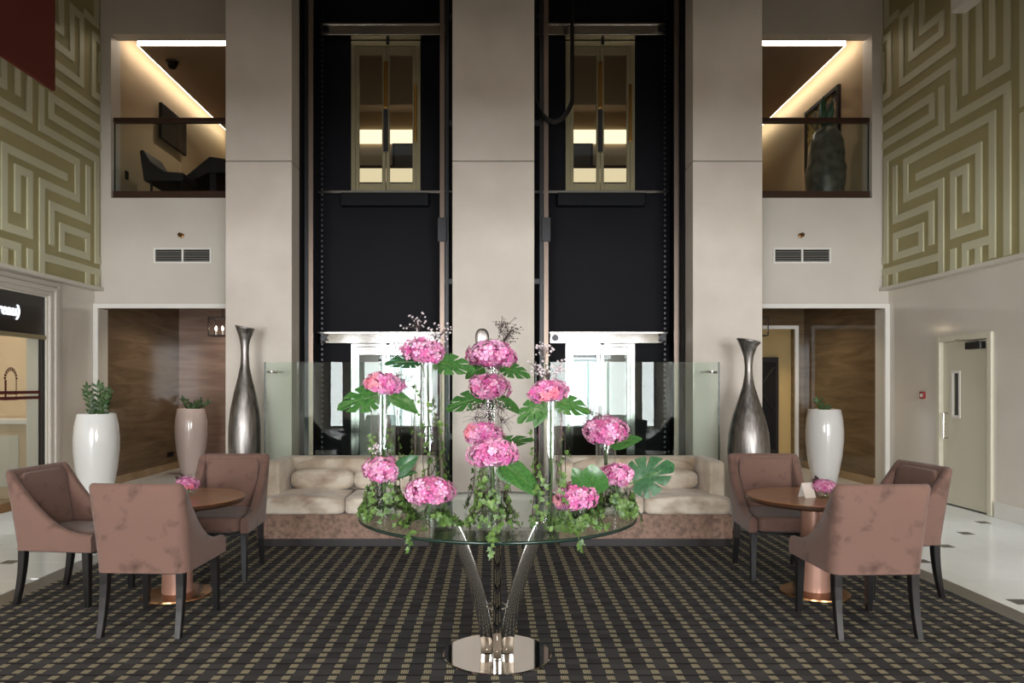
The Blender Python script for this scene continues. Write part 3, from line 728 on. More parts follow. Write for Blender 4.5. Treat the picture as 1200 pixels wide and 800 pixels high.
# ---------------------------------------------------------------- back wall vents and sprinklers
for s, px, nm in ((-1, 214.5, 'left'), (1, 939.5, 'right')):
    c = P(px, 299.5, 9.85)
    t = thing('air_vent', 'white two-bay air grille on the wall band on the %s' % nm, 'vent', c)
    f = MB().box(-0.40, 0.40, -0.02, -0.001, 0.085, 0.105).box(-0.40, 0.40, -0.02, -0.001, -0.105, -0.085).box(-0.40, -0.375, -0.02, -0.001, -0.085, 0.085)
    f.box(0.375, 0.40, -0.02, -0.001, -0.085, 0.085).box(-0.012, 0.012, -0.02, -0.001, -0.085, 0.085).build('frame', M['white'], t)
    MB().box(-0.375, 0.375, -0.004, -0.001, -0.085, 0.085).build('backing', M['tv'], t)
    for b in (-1, 1):
        for k in range(6):
            z = -0.075+k*0.03; MB().add([(b*0.013, -0.018, z), (b*0.374, -0.018, z), (b*0.374, -0.006, z+0.015), (b*0.013, -0.006, z+0.015)], [(0, 1, 2, 3)]).build('slat', M['grille'], t)
    c = P(px-1.5, 276, 9.85)
    t = thing('sprinkler_head', 'small sprinkler head above the air grille on the %s' % nm, 'sprinkler', c)
    o = MB().lathe([(0.035, 0), (0.03, 0.02), (0.012, 0.025), (0.012, 0.06), (0.03, 0.062), (0.03, 0.068)], n=16).build('nozzle', M['goldbase'], t, smooth=0.6); o.rotation_euler = (PI/2, 0, 0); o.location = (0, -0.001, 0)

# ---------------------------------------------------------------- right wall door
dr = bpy.data.objects.new('door_7', None); C.objects.link(dr); dr.location = (5.5, 0, 0); dr['kind'] = 'structure'
MB().box(-0.03, 0.12, RD0-0.05, RD0+0.02, 0.001, RDZ+0.05).box(-0.03, 0.12, RD1-0.02, RD1+0.05, 0.001, RDZ+0.05).box(-0.03, 0.12, RD0+0.02, RD1-0.02, RDZ-0.02, RDZ+0.05).build('door_frame', M['doorpaint'], dr, bevel=0.006)
lf = MB().box(0.02, 0.06, RD0+0.025, RD0+0.56, 0.012, RDZ-0.025).box(0.02, 0.06, RD0+0.66, RD1-0.025, 0.012, RDZ-0.025).box(0.02, 0.06, RD0+0.56, RD0+0.66, 0.012, 1.08).box(0.02, 0.06, RD0+0.56, RD0+0.66, 1.58, RDZ-0.025)
leaf = lf.build('door_leaf', M['doorpaint'], dr)
MB().box(0.035, 0.045, RD0+0.56, RD0+0.66, 1.08, 1.58).build('vision_pane', M['darkglass'], leaf)
MB().box(0.012, 0.02, RD0+0.53, RD0+0.56, 1.05, 1.61).box(0.012, 0.02, RD0+0.66, RD0+0.69, 1.05, 1.61).box(0.012, 0.02, RD0+0.56, RD0+0.66, 1.05, 1.08).box(0.012, 0.02, RD0+0.56, RD0+0.66, 1.58, 1.61).build('pane_bead', M['white'], leaf)
MB().tube([(0.02, RD1-0.1, 0.80), (-0.03, RD1-0.1, 0.80), (-0.03, RD1-0.1, 1.10), (0.02, RD1-0.1, 1.10)], 0.011).build('pull_handle', M['steel'], leaf)
for z in (0.25, 0.85, 1.72): MB().box(0.0, 0.02, RD0+0.018, RD0+0.05, z, z+0.11).build('hinge', M['steel_dark'], leaf)
cl = MB().box(-0.045, 0.02, RD0+0.10, RD0+0.36, RDZ-0.13, RDZ-0.05).build('door_closer', M['steel_dark'], dr, bevel=0.006)
MB().tube([(-0.02, RD0+0.16, RDZ-0.04), (-0.05, RD0+0.40, RDZ-0.02), (-0.01, RD0+0.62, RDZ+0.0)], 0.009).build('closer_arm', M['steel'], cl)
t = thing('fire_call_point', 'small red fire alarm call point on the right wall left of the door', 'alarm', (5.5, 9.05, 1.31))
MB().box(-0.03, -0.001, -0.045, 0.045, -0.045, 0.045).build('box', M['callred'], t, bevel=0.004); MB().box(-0.033, -0.0301, -0.024, 0.024, -0.024, 0.02).build('glass_plate', M['card'], t)
struct('wall_right_backing', B(5.75, 5.8, RD0-0.2, RD1+0.2, 0, 2.3), M['ceil_dark'])

# ---------------------------------------------------------------- left shopfront
sf = bpy.data.objects.new('door_8', None); C.objects.link(sf); sf.location = (-5.5, 0, 0); sf['kind'] = 'structure'
for a, dx in ((0.0, 0.035), (0.09, 0.06), (0.17, 0.04)):
    y1 = LS1+0.27-a; z1 = LSZ+0.2-a*0.72
    w_ = 0.085
    MB().box(0.0, dx, y1-w_, y1, 0.001, z1).box(0.0, dx, 5.6, y1-w_, z1-0.06, z1).build('architrave', M['plaster'], sf, bevel=0.012)
MB().box(-0.05, -0.02, 5.6, LS1, LSZ-0.47, LSZ).build('sign_panel', M['sign'], sf)
MB().box(-0.06, 0.0, 5.6, LS1, LSZ-0.52, LSZ-0.47).build('transom', M['doorframe'], sf, bevel=0.006)
MB().box(-0.07, -0.02, LS1-0.05, LS1, 0.0, LSZ-0.52).build('post', M['darkfurn'], sf)
MB().box(-0.055, -0.045, 5.6, LS1-0.05, 0.10, LSZ-0.52).build('glass_pane', M['pane'], sf)
MB().box(-0.07, -0.02, 5.6, LS1-0.05, 0.001, 0.10).build('bottom_rail', M['goldbase'], sf)
for z in (1.335, 1.27): MB().box(-0.044, -0.043, 5.6, LS1-0.051, z, z+0.036).build('vinyl_band', M['maroon'], sf)
def text(body, name, m, parent, loc, size, rot, ext=0.004, shear=0.0):
    cu = bpy.data.curves.new(name, 'FONT'); cu.body = body; cu.size = size; cu.extrude = ext; cu.shear = shear; cu.align_x = 'RIGHT'; cu.offset = 0.003
    tmp = bpy.data.objects.new(name, cu); C.objects.link(tmp); bpy.context.view_layer.update()
    me = bpy.data.meshes.new_from_object(tmp.evaluated_get(bpy.context.evaluated_depsgraph_get()))
    bpy.data.objects.remove(tmp); me.materials.clear(); me.materials.append(m)
    o = link(name, me, parent, loc, rot); return o
text('\u0131reau)', 'lettering', M['letter'], sf, (-0.012, 8.31, 2.245), 0.18, (PI/2, 0, PI/2), 0.006, 0.1)
# arch emblem in maroon on the glass, with its two lines of small script
ar = MB(); ac, az = 8.20, 1.50
for k in range(11):
    a0 = PI*k/11+0.03; a1 = PI*(k+1)/11-0.05
    ar.add([(-0.0435, ac+r*math.cos(a), az+r*math.sin(a)*1.25) for r, a in ((0.082, a0), (0.118, a0), (0.118, a1), (0.082, a1))], [(0, 1, 2, 3)])
for k in range(7):
    z = az-0.03*(k+1)+0.004; ar.add([(-0.0435, ac+0.085, z), (-0.0435, ac+0.105, z), (-0.0435, ac+0.105, z+0.022), (-0.0435, ac+0.085, z+0.022)], [(0, 1, 2, 3)])
ar.add([(-0.0435, ac-0.105, az-0.20), (-0.0435, ac-0.07, az-0.20), (-0.0435, ac-0.07, az), (-0.0435, ac-0.105, az)], [(0, 1, 2, 3)])
ry = random.Random(3); y = ac-0.16
for row, (y0, y1, z) in enumerate(((ac-0.05, ac+0.10, az-0.17), (ac-0.13, ac+0.12, az-0.235))):
    y = y0
    while y < y1:
        w_ = ry.uniform(0.008, 0.03); h_ = ry.uniform(0.012, 0.034)
        ar.add([(-0.0435, y, z), (-0.0435, y+w_, z), (-0.0435, y+w_, z+h_), (-0.0435, y, z+h_)], [(0, 1, 2, 3)]); y += w_+0.006
ar.build('emblem', M['maroon'], sf)
# shop interior
struct('wall_shop_back', B(-7.3, -7.15, 5.4, 10.0, 0, 2.7), M['shopwall'])
struct('wall_shop_end', B(-7.3, -5.75, 9.5, 9.65, 0, 2.7), M['shopwall'])
struct('ceiling_shop', B(-7.3, -5.75, 5.4, 9.65, 2.6, 2.72), M['white'])
struct('floor_shop', B(-7.3, -5.5, 5.4, 9.6, -0.02, 0.0), M['marble_skirt'])
t = thing('shop_counter', 'cream panelled counter inside the shop behind the glass on the left', 'counter', (-6.48, 9.2, 0))
MB().box(-0.6, 0.6, -0.2, 0.25, 0, 0.95).build('counter_body', M['shopwall'], t); MB().box(-0.65, 0.65, -0.25, 0.28, 0.951, 1.0).build('counter_top', M['white'], t)
MB().box(-0.5, 0.5, -0.215, -0.201, 0.15, 0.8).build('front_panel', M['ledge'], t, bevel=0.006)

# ---------------------------------------------------------------- hanging banners high up
t = thing('hanging_banner', 'oxblood red banner hanging high in the top left corner', 'banner', (-4.68, 5.4, 4.58))
MB().box(-0.02, 0.02, -2.2, 2.2, 0.0, 2.6).build('cloth', M['red'], t, bevel=0.005); MB().box(-0.03, 0.03, -2.2, 2.2, 2.601, 2.62).build('top_batten', M['steel_dark'], t)
t = thing('hanging_banner', 'pale grey folded banner hanging high in the top right corner', 'banner', (4.93, 5.9, 5.35))
MB().prism([(-0.09, 0.0), (0.06, 0.0), (0.20, 0.14), (0.26, 1.8), (-0.09, 1.8)], -1.5, 1.6, 'y').build('cloth', M['banner_white'], t, bevel=0.02); MB().box(-0.1, 0.28, -1.5, 1.6, 1.801, 1.85).build('top_batten', M['steel_dark'], t)

# ---------------------------------------------------------------- niche lanterns
for s, x, nm in ((-1, -4.16, 'left'), (1, 4.06, 'right')):
    t = thing('lantern', 'black wire lantern with candle bulbs hanging in the %s niche' % nm, 'lamp', (x, 11.0, 2.19))
    f = MB()
    for a in (-0.17, 0.17):
        for b in (-0.12, 0.12): f.box(a-0.008, a+0.008, b-0.008, b+0.008, 0, 0.28)
    for z in (0.0, 0.27):
        for b in (-0.12, 0.12): f.box(-0.178, 0.178, b-0.008, b+0.008, z, z+0.014)
        for a in (-0.17, 0.17): f.box(a-0.008, a+0.008, -0.128, 0.128, z, z+0.014)
    f.box(-0.17, 0.17, -0.02, 0.02, 0.0, 0.012)
    f.build('frame', M['darkfurn'], t); MB().tube([(0, 0, 0.28), (0, 0, 0.61)], 0.008).box(-0.17, 0.17, -0.008, 0.008, 0.27, 0.284).build('hanger', M['darkfurn'], t)
    for a in (-0.1, 0, 0.1):
        cd = MB().lathe([(0.011, 0.012), (0.011, 0.09)], a, 0, 10).build('candle', M['card'], t)
        MB().lathe([(0.008, 0.091), (0.018, 0.115), (0.012, 0.14), (0.001, 0.16)], a, 0, 10).build('bulb', M['bulb'], cd, smooth=True)

# ---------------------------------------------------------------- glass barriers in front of the shafts
for s, x0, x1, nm in ((-1, -2.715, -0.50, 'left'), (1, 0.525, 2.725, 'right')):
    t = thing('glass_barrier', 'tall clear glass barrier in front of the %s lift shaft' % nm, 'barrier', ((x0+x1)/2, 8.5, 0)); hw = (x1-x0)/2
    sp = -hw+0.40 if s < 0 else hw-0.31
    MB().box(-hw+0.012, sp-0.003, -0.007, 0.007, 0.001, 1.715).build('pane', M['barrier'], t)
    MB().box(sp+0.003, hw-0.012, -0.007, 0.007, 0.001, 1.715).build('pane', M['barrier'], t)
    MB().box(-hw, -hw+0.012, -0.008, 0.008, 0.001, 1.715).build('glass_edge', M['edgeglass'], t)
    MB().box(hw-0.012, hw, -0.008, 0.008, 0.001, 1.715).build('glass_edge', M['edgeglass'], t)
    xc = -hw+0.10 if s < 0 else hw-0.10
    for z in (0.35, 1.60):
        MB().tube([(xc-0.06, -0.03, z), (xc+0.06, -0.025, z-0.012)], 0.013).tube([(xc, -0.04, z), (xc, 0.40, z)], 0.012).build('glass_clamp', M['steel'], t, smooth=0.7)
    MB().box(-hw, hw, 0.015, 0.05, 0.001, 0.10).build('floor_channel', M['steel'], t)

# ---------------------------------------------------------------- tall pewter vases
def pewter(x, y, prof, label, lean=0.0):
    t = thing('floor_vase', label, 'vase', (x, y, 0))
    mb = MB().lathe(prof, n=48); mx = max(z for r, z in prof)
    mb.v = [(X, Y, Z+(lean*X/0.1 if Z > mx*0.96 else 0)) for X, Y, Z in mb.v]
    mb.build('vase_body', M['pewter'], t, smooth=True)
H = 2.13
pewter(-2.93, 8.45, [(0.001, 0.0), (0.10, 0.0), (0.12, 0.02), (0.155, 0.25), (0.18, 0.5), (0.188, 0.75), (0.185, 0.95), (0.165, 1.15), (0.125, 1.35), (0.08, 1.53), (0.053, 1.67), (0.044, 1.80), (0.05, 1.92), (0.072, 2.03), (0.105, 2.11), (0.118, H), (0.112, H), (0.085, 2.05), (0.04, 1.92), (0.03, 1.75), (0.001, 1.74)],
       'tall slim brushed pewter vase with flared mouth by the left pillar', -0.02)
pewter(3.0, 8.3, [(0.001, 0.0), (0.12, 0.0), (0.14, 0.02), (0.19, 0.22), (0.225, 0.45), (0.238, 0.68), (0.225, 0.88), (0.18, 1.08), (0.12, 1.26), (0.07, 1.42), (0.045, 1.56), (0.042, 1.66), (0.055, 1.77), (0.09, 1.88), (0.125, 1.94), (0.135, 1.96), (0.128, 1.96), (0.10, 1.92), (0.045, 1.77), (0.03, 1.6), (0.001, 1.59)],
       'broad brushed pewter vase with drop-shaped belly by the right pillar', -0.02)

# ---------------------------------------------------------------- planters with plants
def planter(x, y, m, label, plabel, fronds, sc=1.0, seed=1):
    t = thing('planter', label, 'planter', (x, y, 0))
    pr = [(0.001, 0), (0.145, 0), (0.155, 0.01), (0.195, 0.2), (0.235, 0.42), (0.256, 0.64), (0.258, 0.78), (0.245, 0.94), (0.218, 1.08), (0.212, 1.09), (0.200, 1.085), (0.205, 1.03)]
    MB().lathe([(r*sc, z*sc) for r, z in pr], n=48).build('pot', m, t, smooth=True)
    MB().lathe([(0.001, 1.03*sc), (0.204*sc, 1.03*sc)], n=32).build('soil', M['soil'], t)
    p = thing('potted_plant', plabel, 'plant', (x, y, 1.03*sc)); rg = random.Random(seed)
    for fx, fy, tx, ty, th in fronds:
        mb = MB(); pts = []
        for i in range(7):
            u = i/6; pts.append(Vector((fx+(tx-fx)*u**1.4, fy+(ty-fy)*u**1.4, th*u)))
        mb.tube(pts, [0.009-0.001*i for i in range(7)], 6)
        for i in range(1, 7):
            for sd in (-1, 1):
                d = Vector((sd*0.8, rg.uniform(-0.5, 0.5), 0.65)).normalized(); blade(mb, pts[i], pts[i]+d*rg.uniform(0.07, 0.11), 0.032, (rg.uniform(-0.3, 0.3), 1, rg.uniform(-0.2, 0.4)), 4)
        blade(mb, pts[-1], pts[-1]+Vector((rg.uniform(-0.03, 0.03), 0, 0.1)), 0.04, (0, 1, 0), 4)
        mb.build('frond', M['plant'], p, fix=False)
planter(-4.86, 8.75, M['planter'], 'glossy white tapered planter left of the niche opening', 'tall bushy green plant in the leftmost white planter',
        [(-0.05, 0, -0.12, -0.02, 0.36), (0.03, 0, 0.06, 0.02, 0.34), (0.0, 0.05, -0.02, 0.05, 0.38), (0.06, -0.03, 0.14, -0.05, 0.24), (-0.02, -0.05, -0.06, -0.08, 0.28), (0.08, 0.04, 0.10, 0.08, 0.30)], 1.0, 3)
planter(-4.86, 11.5, M['planter_pink'], 'blush pink tapered planter inside the left niche', 'sparse dark green plant in the blush planter',
        [(-0.03, 0, -0.12, 0, 0.18), (0.04, 0, 0.14, 0, 0.15), (0.06, 0.02, 0.24, 0.05, 0.12), (0, 0.04, 0.02, 0.06, 0.1)], 0.97, 5)
planter(4.80, 10.25, M['planter'], 'glossy white tapered planter in the right niche opening', 'small curled green shoot in the white planter on the right',
        [(-0.02, 0, -0.09, 0, 0.16), (0.02, 0, 0.05, 0.01, 0.05)], 1.0, 8)

# ---------------------------------------------------------------- chairs
def make_chair():
    t = thing('dining_chair', 'x', 'chair')
    # plan path of the wrap-round back, outer line
    hw, yb, yf, r = 0.268, -0.265, 0.285, 0.06
    path = []
    for k in range(9): path.append((-hw, yf+(yb+r-yf)*k/8))
    for k in range(1, 5):
        a = PI+PI/2*k/4; path.append((-hw+r+r*math.cos(a), yb+r+r*math.sin(a)))
    path.append((0, yb))
    path += [(-x, y) for x, y in path[-2::-1]]
    n = len(path); th = 0.058; secs = []
    for i, (x, y) in enumerate(path):
        a = path[max(i-1, 0)]; b = path[min(i+1, n-1)]
        tx, ty = b[0]-a[0], b[1]-a[1]; l = math.hypot(tx, ty); nx, ny = -ty/l, tx/l     # inward normal for this direction
        if nx*(0-x)+ny*(0-y) < 0: nx, ny = -nx, -ny
        tt = min(1, max(0, (y-(yb+0.05))/(yf-yb-0.05)))
        h = 0.475+(0.885-0.475)*(1-tt)**2.6
        prof = [(0, 0.365), (0, 0.40), (0, 0.365+(h-0.365)*0.5), (0, h-0.025), (0.008, h-0.008), (0.02, h), (th-0.02, h), (th-0.008, h-0.008), (th, h-0.025), (th, 0.40+(h-0.40)*0.5), (th, 0.40), (th, 0.365)]
        flare = 1.0
        ring = []
        for o, z in prof:
            px_, py_ = x+nx*o, y+ny*o
            k = max(0, z-0.42); py_ -= k*0.17*(1-0.65*tt); px_ *= 1+0.05*k/0.46*(1-tt)
            ring.append((px_, py_, z))
        secs.append(ring)
    m = len(secs[0]); vs = [p for s_ in secs for p in s_]; fs = []
    for i in range(n-1):
        for k in range(m): fs.append((i*m+k, i*m+(k+1) % m, (i+1)*m+(k+1) % m, (i+1)*m+k))
    fs += [tuple(range(m)), tuple((n-1)*m+k for k in range(m))[::-1]]
    MB().add(vs, fs).build('backrest', M['velvet'], t, smooth=0.9)
    # inner back pad
    pad = cushion(0.40, 0.035, 0.40, 12, 8); pad.v = [(x, y-0.195-0.17*max(0, z+0.66-0.42), z+0.655) for x, y, z in pad.v]
    pad.build('back_pad', M['velvet'], t, smooth=True)
    sc_ = cushion(0.415, 0.50, 0.115, 7, 10); sc_.v = [(x, y+0.045, z+0.42+0.012*(1-(x/0.21)**2)*(z > 0)) for x, y, z in sc_.v]
    sc_.build('seat', M['velvet'], t, smooth=True)
    MB().box(-0.205, 0.205, -0.205, 0.27, 0.345, 0.366).build('seat_frame', M['leg'], t)
    for sx in (-1, 1):
        for sy in (-1, 1):
            y0 = sy*0.225; mb = MB(); vs = []
            for i in range(6):
                u = i/5; z = 0.364*(1-u); wv = 0.048-0.014*u; yo = y0+(-0.05*u*u if sy < 0 else 0.01*u); xo = sx*(0.222+0.006*u)
                vs += [(xo-wv/2, yo-wv/2, z), (xo+wv/2, yo-wv/2, z), (xo+wv/2, yo+wv/2, z), (xo-wv/2, yo+wv/2, z)]
            fs = [(0, 1, 2, 3), (23, 22, 21, 20)]
            for i in range(5):
                for k in range(4): fs.append((i*4+k, i*4+(k+1) % 4, i*4+4+(k+1) % 4, i*4+4+k))
            mb.add(vs, fs).build('leg', M['leg'], t, bevel=0.003, seg=1)
    return t
def cushion(w_, d_, h_, p=5, n=8, pinch=0.0):
    """soft-edged block"""
    mb = MB(); vs = []; fs = []; idx = {}
    def vid(a, b, c):
        k = (a, b, c)
        if k not in idx:
            q = [2*a/n-1, 2*b/n-1, 2*c/n-1]
            q = [math.copysign(abs(v)**0.8, v) for v in q]
            l = (abs(q[0])**p+abs(q[1])**p+abs(q[2])**p)**(1/p)
            mx = max(abs(v) for v in q); s_ = mx/l
            q = [v*s_ for v in q]
            pz = 1-pinch*(abs(q[0])**4)
            vs.append((q[0]*w_/2, q[1]*d_/2, q[2]*h_/2*pz)); idx[k] = len(vs)-1
        return idx[k]
    for a in range(n):
        for b in range(n):
            for c in (0, n):
                fs.append((vid(a, b, c), vid(a+1, b, c), vid(a+1, b+1, c), vid(a, b+1, c)))
                fs.append((vid(a, c, b), vid(a+1, c, b), vid(a+1, c, b+1), vid(a, c, b+1)))
                fs.append((vid(c, a, b), vid(c, a+1, b), vid(c, a+1, b+1), vid(c, a, b+1)))
    return mb.add(vs, fs)
proto = make_chair()
CH = [(2.19, 4.30, 0.03, 'mauve velvet chair with its back to the viewer at the right round table'),
      (2.76, 5.02, PI/2+0.10, 'mauve velvet chair on the outer side of the right round table, near the white floor'),
      (2.17, 5.45, PI-0.08, 'mauve velvet chair facing the viewer behind the right round table, by the sofa'),
      (-2.00, 4.33, -0.04, 'mauve velvet chair with its back to the viewer at the left round table'),
      (-2.82, 4.86, -PI/2-0.12, 'mauve velvet chair on the outer side of the left round table, near the white floor'),
      (-2.05, 5.43, PI+0.06, 'mauve velvet chair facing the viewer behind the left round table, by the sofa')]
for i, (x, y, rz, lb) in enumerate(CH):
    o = proto if i == 0 else copy_tree(proto)
    o.location = (x, y, 0.004); o.rotation_euler = (0, 0, rz); tag(o, lb, 'chair', 'mauve velvet chairs around the round tables')

# ---------------------------------------------------------------- round side tables
def side_table(x, y, label):
    t = thing('round_table', label, 'table', (x, y, 0.004), 0, 'round wooden tables')
    MB().lathe([(0.001, 0.0), (0.225, 0.0), (0.23, 0.004), (0.228, 0.014), (0.11, 0.024), (0.001, 0.026)], n=48).build('base', M['goldbase'], t, smooth=0.5)
    MB().lathe([(0.10, 0.025), (0.095, 0.3), (0.085, 0.62)], n=40).build('pedestal', M['copper'], t, smooth=0.5)
    MB().lathe([(0.001, 0.62), (0.20, 0.62), (0.43, 0.632), (0.448, 0.645), (0.45, 0.66), (0.445, 0.665)], n=64).build('table_edge', M['wood_edge'], t, smooth=0.5)
    MB().lathe([(0.001, 0.6655), (0.445, 0.6655), (0.444, 0.669), (0.001, 0.670)], n=64).build('tabletop', M['wood'], t, smooth=0.5)
side_table(2.24, 4.93, 'round wooden pedestal table among the three chairs on the right')
side_table(-2.16, 4.89, 'round wooden pedestal table among the three chairs on the left')

# ---------------------------------------------------------------- sofas
def make_sofa(w_):
    t = thing('sofa', 'x', 'sofa'); h = w_/2
    MB().box(-h+0.01, h-0.01, -0.39, 0.39, 0, 0.065).build('plinth', M['plinth'], t)
    MB().box(-h, h, -0.40, 0.40, 0.066, 0.285).build('base_panel', M['sofa_base'], t, bevel=0.008)
    MB().box(-h+0.005, h-0.005, 0.24, 0.40, 0.286, 0.735).build('backrest', M['sofa_body'], t, smooth=0.8, bevel=0.03, seg=3)
    for s in (-1, 1):
        c = cushion(0.15, 0.60, 0.455, 12, 10); c.v = [(x+s*(h-0.082), y+0.09-0.02, z+0.51) for x, y, z in c.v]; c.build('arm', M['sofa_body'], t, smooth=True)
    for s in (-1, 1):
        c = cushion(h-0.004, 0.66, 0.165, 10, 12); c.v = [(x+s*h/2, y-0.085, z+0.362+0.012*math.cos(x/h*6)*(z > 0)) for x, y, z in c.v]; c.build('seat_cushion', M['sofa_seat'], t, smooth=True)
        c = cushion(h-0.17, 0.14, 0.20, 3.5, 12); c.v = [(x+s*(h-0.17)/2, y+0.10, z+0.532) for x, y, z in c.v]; c.build('bolster_cushion', M['sofa_seat'], t, smooth=True)
    c = cushion(2*h-0.36, 0.10, 0.26, 3.2, 12); c.v = [(x, y+0.215, z+0.60) for x, y, z in c.v]; c.build('back_pad', M['sofa_body'], t, smooth=True)
    return t
sofa = make_sofa(1.55); sofa.location = (-1.32, 6.74, 0.004)
tag(sofa, 'silver beige crushed velvet two-seat sofa in front of the left lift shaft', 'sofa', 'crushed velvet sofas')
s2 = copy_tree(sofa); s2.location = (1.375, 6.74, 0.004); tag(s2, 'silver beige crushed velvet two-seat sofa in front of the right lift shaft', 'sofa', 'crushed velvet sofas')

# ---------------------------------------------------------------- glass table
TX, TY, TZ = 0.03, 3.80, 0.77
t = thing('glass_table', 'large round glass table on curved chrome legs under the flower vases', 'table', (TX, TY, 0.004))
Rt = 0.73
MB().lathe([(0.001, TZ-0.020), (Rt-0.003, TZ-0.020), (Rt-0.003, TZ-0.004), (0.001, TZ-0.004)], n=96).build('tabletop', M['topglass'], t, smooth=0.5)
MB().lathe([(Rt-0.002, TZ-0.020), (Rt+0.002, TZ-0.018), (Rt+0.003, TZ-0.012), (Rt+0.002, TZ-0.006), (Rt-0.002, TZ-0.004)], n=96, cap=False).build('glass_edge', M['edgeglass'], t, smooth=True)
MB().lathe([(0.001, 0.0), (0.285, 0.0), (0.29, 0.004), (0.29, 0.010), (0.285, 0.014), (0.001, 0.014)], n=72).build('base', M['chrome'], t, smooth=0.5)
for k in range(4):
    a = k*PI/2; dx, dy = math.cos(a), math.sin(a); pts = []
    for i in range(15):
        u = i/14; z = 0.0145+u*(TZ-0.040); rr = 0.052+0.205*u**1.7; pts.append((dx*rr, dy*rr, z))
    MB().sweep_bar(pts, (-dy, dx, 0), 0.044, 0.068).build('leg', M['legchrome'], t, smooth=0.6, bevel=0.004, seg=2)
    MB().lathe([(0.001, TZ-0.0255), (0.035, TZ-0.0255), (0.035, TZ-0.0203), (0.001, TZ-0.0203)], dx*0.255, dy*0.255, 24).build('support_pad', M['steel'], t, smooth=0.5)
MB().tube([(0.055*math.cos(a*PI/12), 0.055*math.sin(a*PI/12), 0.26) for a in range(25)], 0.006, 8, False).build('ring', M['chrome'], t, smooth=True)
TTOP = TZ-0.004+0.004+0.0005

# ---------------------------------------------------------------- flowers
def floret_head(seed, coral):
    rg = random.Random(seed); vs = []; fs = []; cols = []
    n = 150
    cdir = Vector((rg.uniform(-0.8, 0.8), -0.8, rg.uniform(-0.4, 0.3))).normalized()
    for i in range(n):
        z = 1-1.72*(i+0.5)/n; ph = i*2.399963+rg.uniform(-0.2, 0.2); r = math.sqrt(max(0, 1-z*z))
        nr = Vector((r*math.cos(ph), r*math.sin(ph), z)); bump = rg.uniform(0.82, 1.10)
        lob = 1+0.07*math.sin(3*math.atan2(nr.y, nr.x)+seed)
        c = Vector((nr.x*0.5*lob, nr.y*0.5*lob, nr.z*0.33+0.02))*bump
        nr2 = (Vector((nr.x, nr.y, nr.z*1.4))+Vector((rg.uniform(-.3, .3), rg.uniform(-.3, .3), rg.uniform(-.3, .3)))).normalized()
        a = nr2.cross(Vector((0.3, 0.2, 1))).normalized(); b = nr2.cross(a); rot = rg.uniform(0, PI/2); sz = rg.uniform(0.095, 0.135)
        cor = coral and nr.dot(cdir) > 0.84
        f1 = rg.random()
        if cor: col = (0.80+0.1*f1, 0.17+0.15*f1, 0.27+0.15*f1)
        else:
            light = Vector((0.90, 0.50, 0.72)); deep = Vector((0.60, 0.08, 0.32)); col = deep.lerp(light, f1**1.2)
        for k in range(4):
            an = rot+k*PI/2; d = a*math.cos(an)+b*math.sin(an); e = nr2.cross(d); o = len(vs)
            vs += [c+nr2*0.0, c+d*sz*0.6+e*sz*0.42+nr2*0.02, c+d*sz+nr2*rg.uniform(-0.01, 0.03), c+d*sz*0.6-e*sz*0.42+nr2*0.02]
            fs.append((o, o+1, o+2, o+3)); cols.append((*[v*rg.uniform(0.9, 1.08) for v in col], 1))
    # core so the head is not hollow
    mb = MB().lathe([(0.001, -0.26), (0.3, -0.2), (0.42, 0.0), (0.3, 0.2), (0.001, 0.28)], n=14)
    o = len(vs); vs += [Vector(p) for p in mb.v]; k0 = len(fs); fs += [tuple(i+o for i in f) for f in mb.f]; cols += [(0.5, 0.07, 0.26, 1)]*(len(fs)-k0)
    me = bpy.data.meshes.new('flower_head'); me.from_pydata([tuple(v) for v in vs], [], fs)
    at = me.color_attributes.new('tint', 'FLOAT_COLOR', 'CORNER'); li = 0
    for f, cc in zip(me.polygons, cols):
        for _ in f.loop_indices: at.data[li].color = cc; li += 1
    me.materials.append(M['petal']); return me
HEADS = [floret_head(1, True), floret_head(2, True), floret_head(3, False), floret_head(4, True)]

def leaf_mesh(mon, seed, asp):
    """leaf of unit length along +Y, lying in XY, facing +Z; mon: split like a monstera"""
    rg = random.Random(seed); nr = 6; nt = 120; vs = [(0, 0.30, 0)]; fs = []
    for i in range(1, nr+1):
        for k in range(nt):
            th = 2*PI*k/nt; s_ = math.sin(th); c_ = math.cos(th)       # th=0 at tip
            R = 0.70 if c_ > 0 else 0.36
            rx = asp*0.5*(1.0+0.12*c_*-1)
            yy = c_*R; xx = s_*rx*(1-0.38*max(0, c_)**3)
            f = i/nr
            if mon:
                ph = th if th <= PI else 2*PI-th
                if 0.35 < ph < 2.5:
                    w_ = (ph-0.35)/2.15*4.0; notch = max(0, math.cos(2*PI*(w_-0.5)))**14
                    f = f*(1-0.72*notch*(i/nr)**2)
            if abs(th-PI) < 0.25: f *= 0.72
            x_, y_ = xx*f, 0.30+yy*f
            z_ = 0.10*abs(x_)/max(asp, 0.2)-0.35*max(0, y_-0.45)**2-0.30*x_*x_/max(asp, 0.2)+0.012*math.sin(9*x_+5*y_+seed)
            vs.append((x_, y_, z_))
    for k in range(nt): fs.append((0, 1+k, 1+(k+1) % nt))
    for i in range(nr-1):
        for k in range(nt): fs.append((1+i*nt+k, 1+(i+1)*nt+k, 1+(i+1)*nt+(k+1) % nt, 1+i*nt+(k+1) % nt))
    me = bpy.data.meshes.new('leaf_blade'); me.from_pydata(vs, [], fs); me.shade_smooth(); return me
